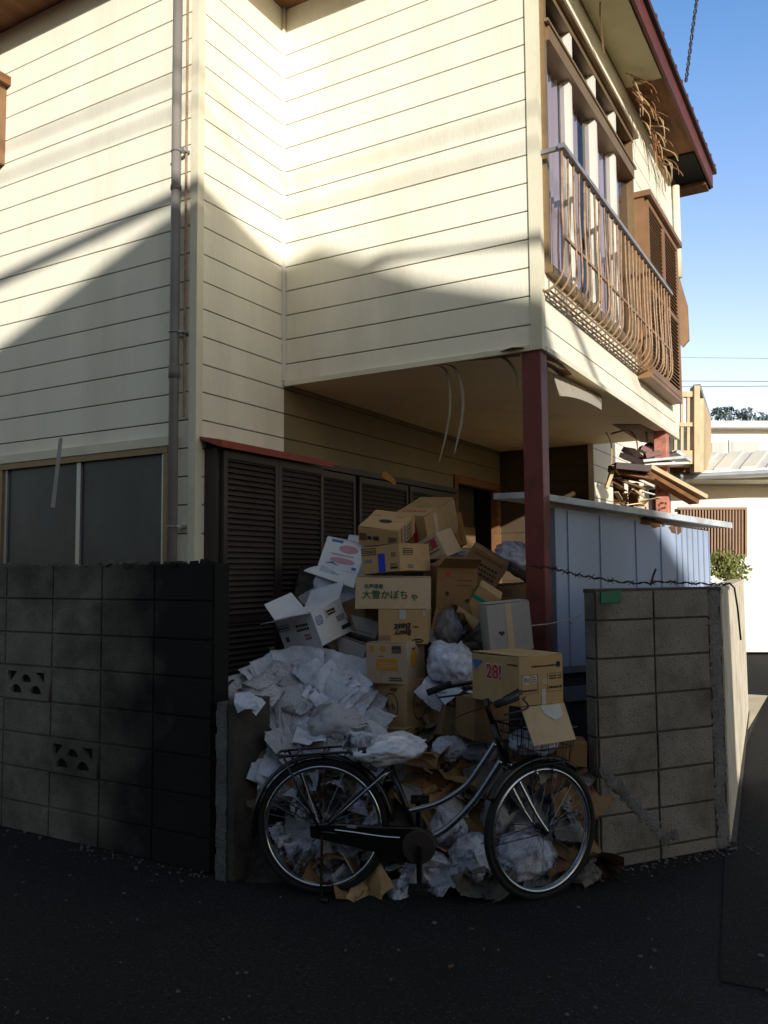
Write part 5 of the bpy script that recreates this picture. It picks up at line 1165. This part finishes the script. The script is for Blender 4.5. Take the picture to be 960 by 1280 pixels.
for (x, y, k) in ((415, 738, 'paper'), (432, 748, 'paper'), (405, 745, 'paper_grey')):
    put_sheet(k, x, y, 5.3, .3, 'blue-striped white wrapping sheet below the laid-back fruit carton', 'paper', 'striped wrapping below the fruit carton', random.Random(x), -40)
for (x, y, d, k, sz, lab) in ((312, 878, 4.2, 'paper', .17, 'whitish rag lying on top of the low gate stub'), (585, 845, 4.6, 'card', .2, 'tan cardboard sliver beside the tied white bag'), (607, 870, 4.25, 'paper', .18, 'pale paper corner sticking up behind the handlebar'), (545, 860, 4.55, 'paper', .2, 'white torn sheet right of the orange-print box'), (560, 865, 4.5, 'paper', .14, 'small white sheet below the tied bag'), (500, 1108, 4.04, 'plastic', .22, 'flat white plastic lying on the asphalt under the pedals'), (462, 1112, 4.02, 'card', .26, 'tan cardboard piece spilling onto the asphalt'), (545, 1100, 4.03, 'plastic', .22, 'white film spilling onto the asphalt by the lower pedal'), (600, 1105, 4.02, 'paper_dirty', .3, 'grimy sack cloth slumped by the front wheel'), (622, 1112, 4.0, 'paper_dirty', .2, 'dark rag end at the front tyre'), (430, 1113, 4.03, 'card_dark', .18, 'dark cardboard tongue at the rear tyre')):
    put_sheet(k, x, y, d, sz, lab, 'scrap', None, random.Random(int(x*3+y)), -70)

# ---- bags
def bag_mesh(name, m, seed, knot=True, squash=.8):
    bm = bmesh.new(); bmesh.ops.create_icosphere(bm, subdivisions=4, radius=1); rr = random.Random(seed); o = Vector((seed*3.1, 0, 0))
    for v in bm.verts:
        p_ = v.co.copy(); up = max(0, p_.z)
        cr = lambda f, w: (1-abs(noise.noise(p_*f+o+Vector((f, 0, 0)))))**w
        q = p_+noise.noise_vector(p_*2+o)*.35
        r_ = 1.12+.20*noise.noise(p_*1.3+o)-.20*(1-abs(noise.noise(q*2.1+o)))**5-.11*(1-abs(noise.noise(q*4.3+o)))**4-.02*(1-abs(noise.noise(q*9+o)))**3
        if knot: a_ = math.atan2(p_.y, p_.x); r_ -= .07*max(0, p_.z)*(.5+.5*math.sin(a_*9+3*noise.noise(p_*2+o)))
        v.co = p_*r_; v.co.z *= squash
        if knot and p_.z > .72:
            k = (p_.z-.72)/.28; v.co.x *= 1-.75*k; v.co.y *= 1-.75*k; v.co.z += .35*k*k
    me = bpy.data.meshes.new(name); bm.to_mesh(me); bm.free(); me.materials.append(m); me.polygons.foreach_set('use_smooth', [True]*len(me.polygons)); return me
def bag(label, px, py, d, r, m, seed, rot=(0, 0, 0), sc=(1, 1, 1), knot=True, cat='plastic bag'):
    o = bpy.data.objects.new('plastic_bag', bag_mesh('plastic_bag', M[m], seed, knot)); C.objects.link(o); tag(o, label, cat, 'plastic bags in the heap')
    o.location = W(px, py, d); o.scale = (r*sc[0], r*sc[1], r*sc[2]); o.rotation_euler = (CB @ Euler([R(a) for a in rot]).to_matrix()).to_euler(); return o
bag('round white plastic bag left of the fruit carton with red figures', 565, 830, 4.6, .135, 'plastic', 1, (30, 20, 0))
bag('big pale plastic sack high behind the red post', 655, 704, 5.7, .17, 'plastic', 2, (0, 30, 0), (1.2, 1, .8), False)
b1 = bag('whitish sack with blue scribbled print seen through the front wheel', 655, 1072, 4.17, .15, 'plastic', 3, (60, 0, 20), (1.1, .8, 1))
bag('pale grey sack seen through the upper front wheel', 660, 1022, 4.35, .15, 'plastic_dim', 4, (40, 0, 0), (1.1, .8, .9))
bag('grey sack seen at the right edge of the front wheel', 708, 1030, 4.35, .13, 'plastic_dim', 5, (30, 30, 0))
b2 = bag('white and blue printed bag just left of the front tyre', 590, 1072, 4.13, .11, 'plastic', 6, (70, 10, 0))
bag('long white bag rising behind the lower frame tube', 560, 1040, 4.28, .135, 'plastic', 7, (20, -20, 0), (.75, .8, 1.2))
bag('white crumpled bag behind the pedal on the asphalt', 535, 1085, 4.12, .09, 'plastic', 8, (80, 0, 0), (1.3, .8, .8))
bag('small white bag poking out below the stack beside the frame', 562, 935, 4.45, .075, 'plastic', 9, (60, 0, 0), (1.2, .9, .9), False)
bag('grey translucent bag behind the top of the frame', 600, 940, 4.48, .11, 'plastic_dim', 10, (10, 0, 0), (1.1, 1, .8))
bag('whitish bag seen low through the rear wheel', 378, 1065, 4.22, .10, 'plastic', 11, (40, -50, 0), (.7, .7, 1.3))
bag('bluish bag at the hub of the rear wheel', 385, 1020, 4.3, .075, 'plastic', 12, (20, 40, 0), (.8, .8, 1.3))
bag('grey bag in the upper part of the rear wheel', 365, 985, 4.38, .14, 'plastic_dim', 13, (0, 60, 0), (.6, .8, 1.4), False)
bag('crumpled newspaper bundle heaped behind the saddle', 418, 905, 4.50, .14, 'paper_grey', 14, (20, 0, 0), (1.1, .9, .9), False, 'newspaper')
bag('dark grey sack in the gap right of the dark brown carton', 560, 790, 4.95, .12, 'plastic_dim', 15, (0, 0, 0), (.7, .8, 1.3), False)
bag('pale grey paper sack upright behind the front mudguard', 618, 1020, 4.33, .12, 'paper_grey', 16, (10, 0, 0), (.6, .8, 1.3), False, 'paper sack')
bb_ = bag('bulging white bag packed inside the wire basket', 667, 935, 3.985, .1, 'plastic', 17, (0, 0, 0), (1.22, .98, .85), False)
bb_.location = bc+Z*.695; bb_.rotation_euler = (0, 0, math.atan2(SN_.y, SN_.x))
def scribble(o, n, seed):
    rr = random.Random(seed); me = o.data; mb = MB()
    vs = [v for v in me.vertices]; inv = o.matrix_basis
    for k in range(n):
        cand = [v for v in vs if (inv.to_3x3().normalized() @ v.normal).dot(FH) < -.55]
        v = rr.choice(cand); p0 = v.co.copy(); path = [p0*1.01]; dirv = Vector((rr.uniform(-1, 1), rr.uniform(-1, 1), rr.uniform(-1, 1)))
        for i in range(5):
            p0 = p0+dirv*.09; near = min(vs, key=lambda q: (q.co-p0).length_squared); path.append(near.co*1.015); dirv = (dirv+Vector((rr.uniform(-1, 1), rr.uniform(-1, 1), rr.uniform(-1, 1)))*.8).normalized()
        mb.tube(path, .018, 4)
    mb.build('blue_print', M['blue_ink'], o, world=False)
scribble(b1, 6, 2); scribble(b2, 5, 3)
# saddle wrapped in a plastic bag
sbm = bag_mesh('plastic_cover', M['plastic_sheer'], 21, False); so_ = bpy.data.objects.new('plastic_cover', sbm); C.objects.link(so_)
tag(so_, 'pale plastic bag tied over the bicycle saddle, ends flaring behind', 'plastic bag'); so_.location = B(.31, .672)
bas = Matrix((BU, BN, Z)).transposed(); so_.scale = (.175, .125, .085); so_.rotation_euler = (bas @ Euler((0, R(-6), 0)).to_matrix()).to_euler()
put_sheet('plastic', 448, 925, 4.02, .22, 'loose end of thin plastic trailing behind the wrapped saddle', 'plastic sheet', None, random.Random(77), -40, 'plastic_sheet')
put_sheet('paper_grey', 470, 912, 4.05, .16, 'printed scrap of newspaper behind the wrapped saddle', 'newspaper', None, random.Random(78), -60, 'newspaper_scrap')

# ---- grit and fallen leaves along the foot of the walls
gr = MB(); rg = random.Random(55)
for i in range(420):
    k = rg.random()
    if k < .35: p_ = Vector((rg.uniform(-6.5, -2.9), WYF-abs(rg.gauss(0, .07))-.01, 0))
    elif k < .6: p_ = PA+PD*rg.uniform(-.1, PL+.1)+PN*(abs(rg.gauss(0, .07))+.012)
    else: p_ = Vector((rg.uniform(-5, .3), 0, 0)); p_.y = rg.uniform(.8, 3.2)+max(0, (p_.x+2.6)*.5)
    s_ = rg.uniform(.003, .010)
    gr.box((p_.x, p_.y, .004+s_*.3), (s_*rg.uniform(1, 2.4), s_*rg.uniform(.8, 1.6), s_*.7), Euler((rg.uniform(-.3, .3), rg.uniform(-.3, .3), rg.uniform(0, 3))).to_matrix(), 0 if rg.random() < .75 else 1)
gro = gr.build('road_grit', [M['mortar_new'], M['brownwood']], kind='stuff'); gro['label'] = 'loose grit and bits of leaf on the asphalt along the walls'
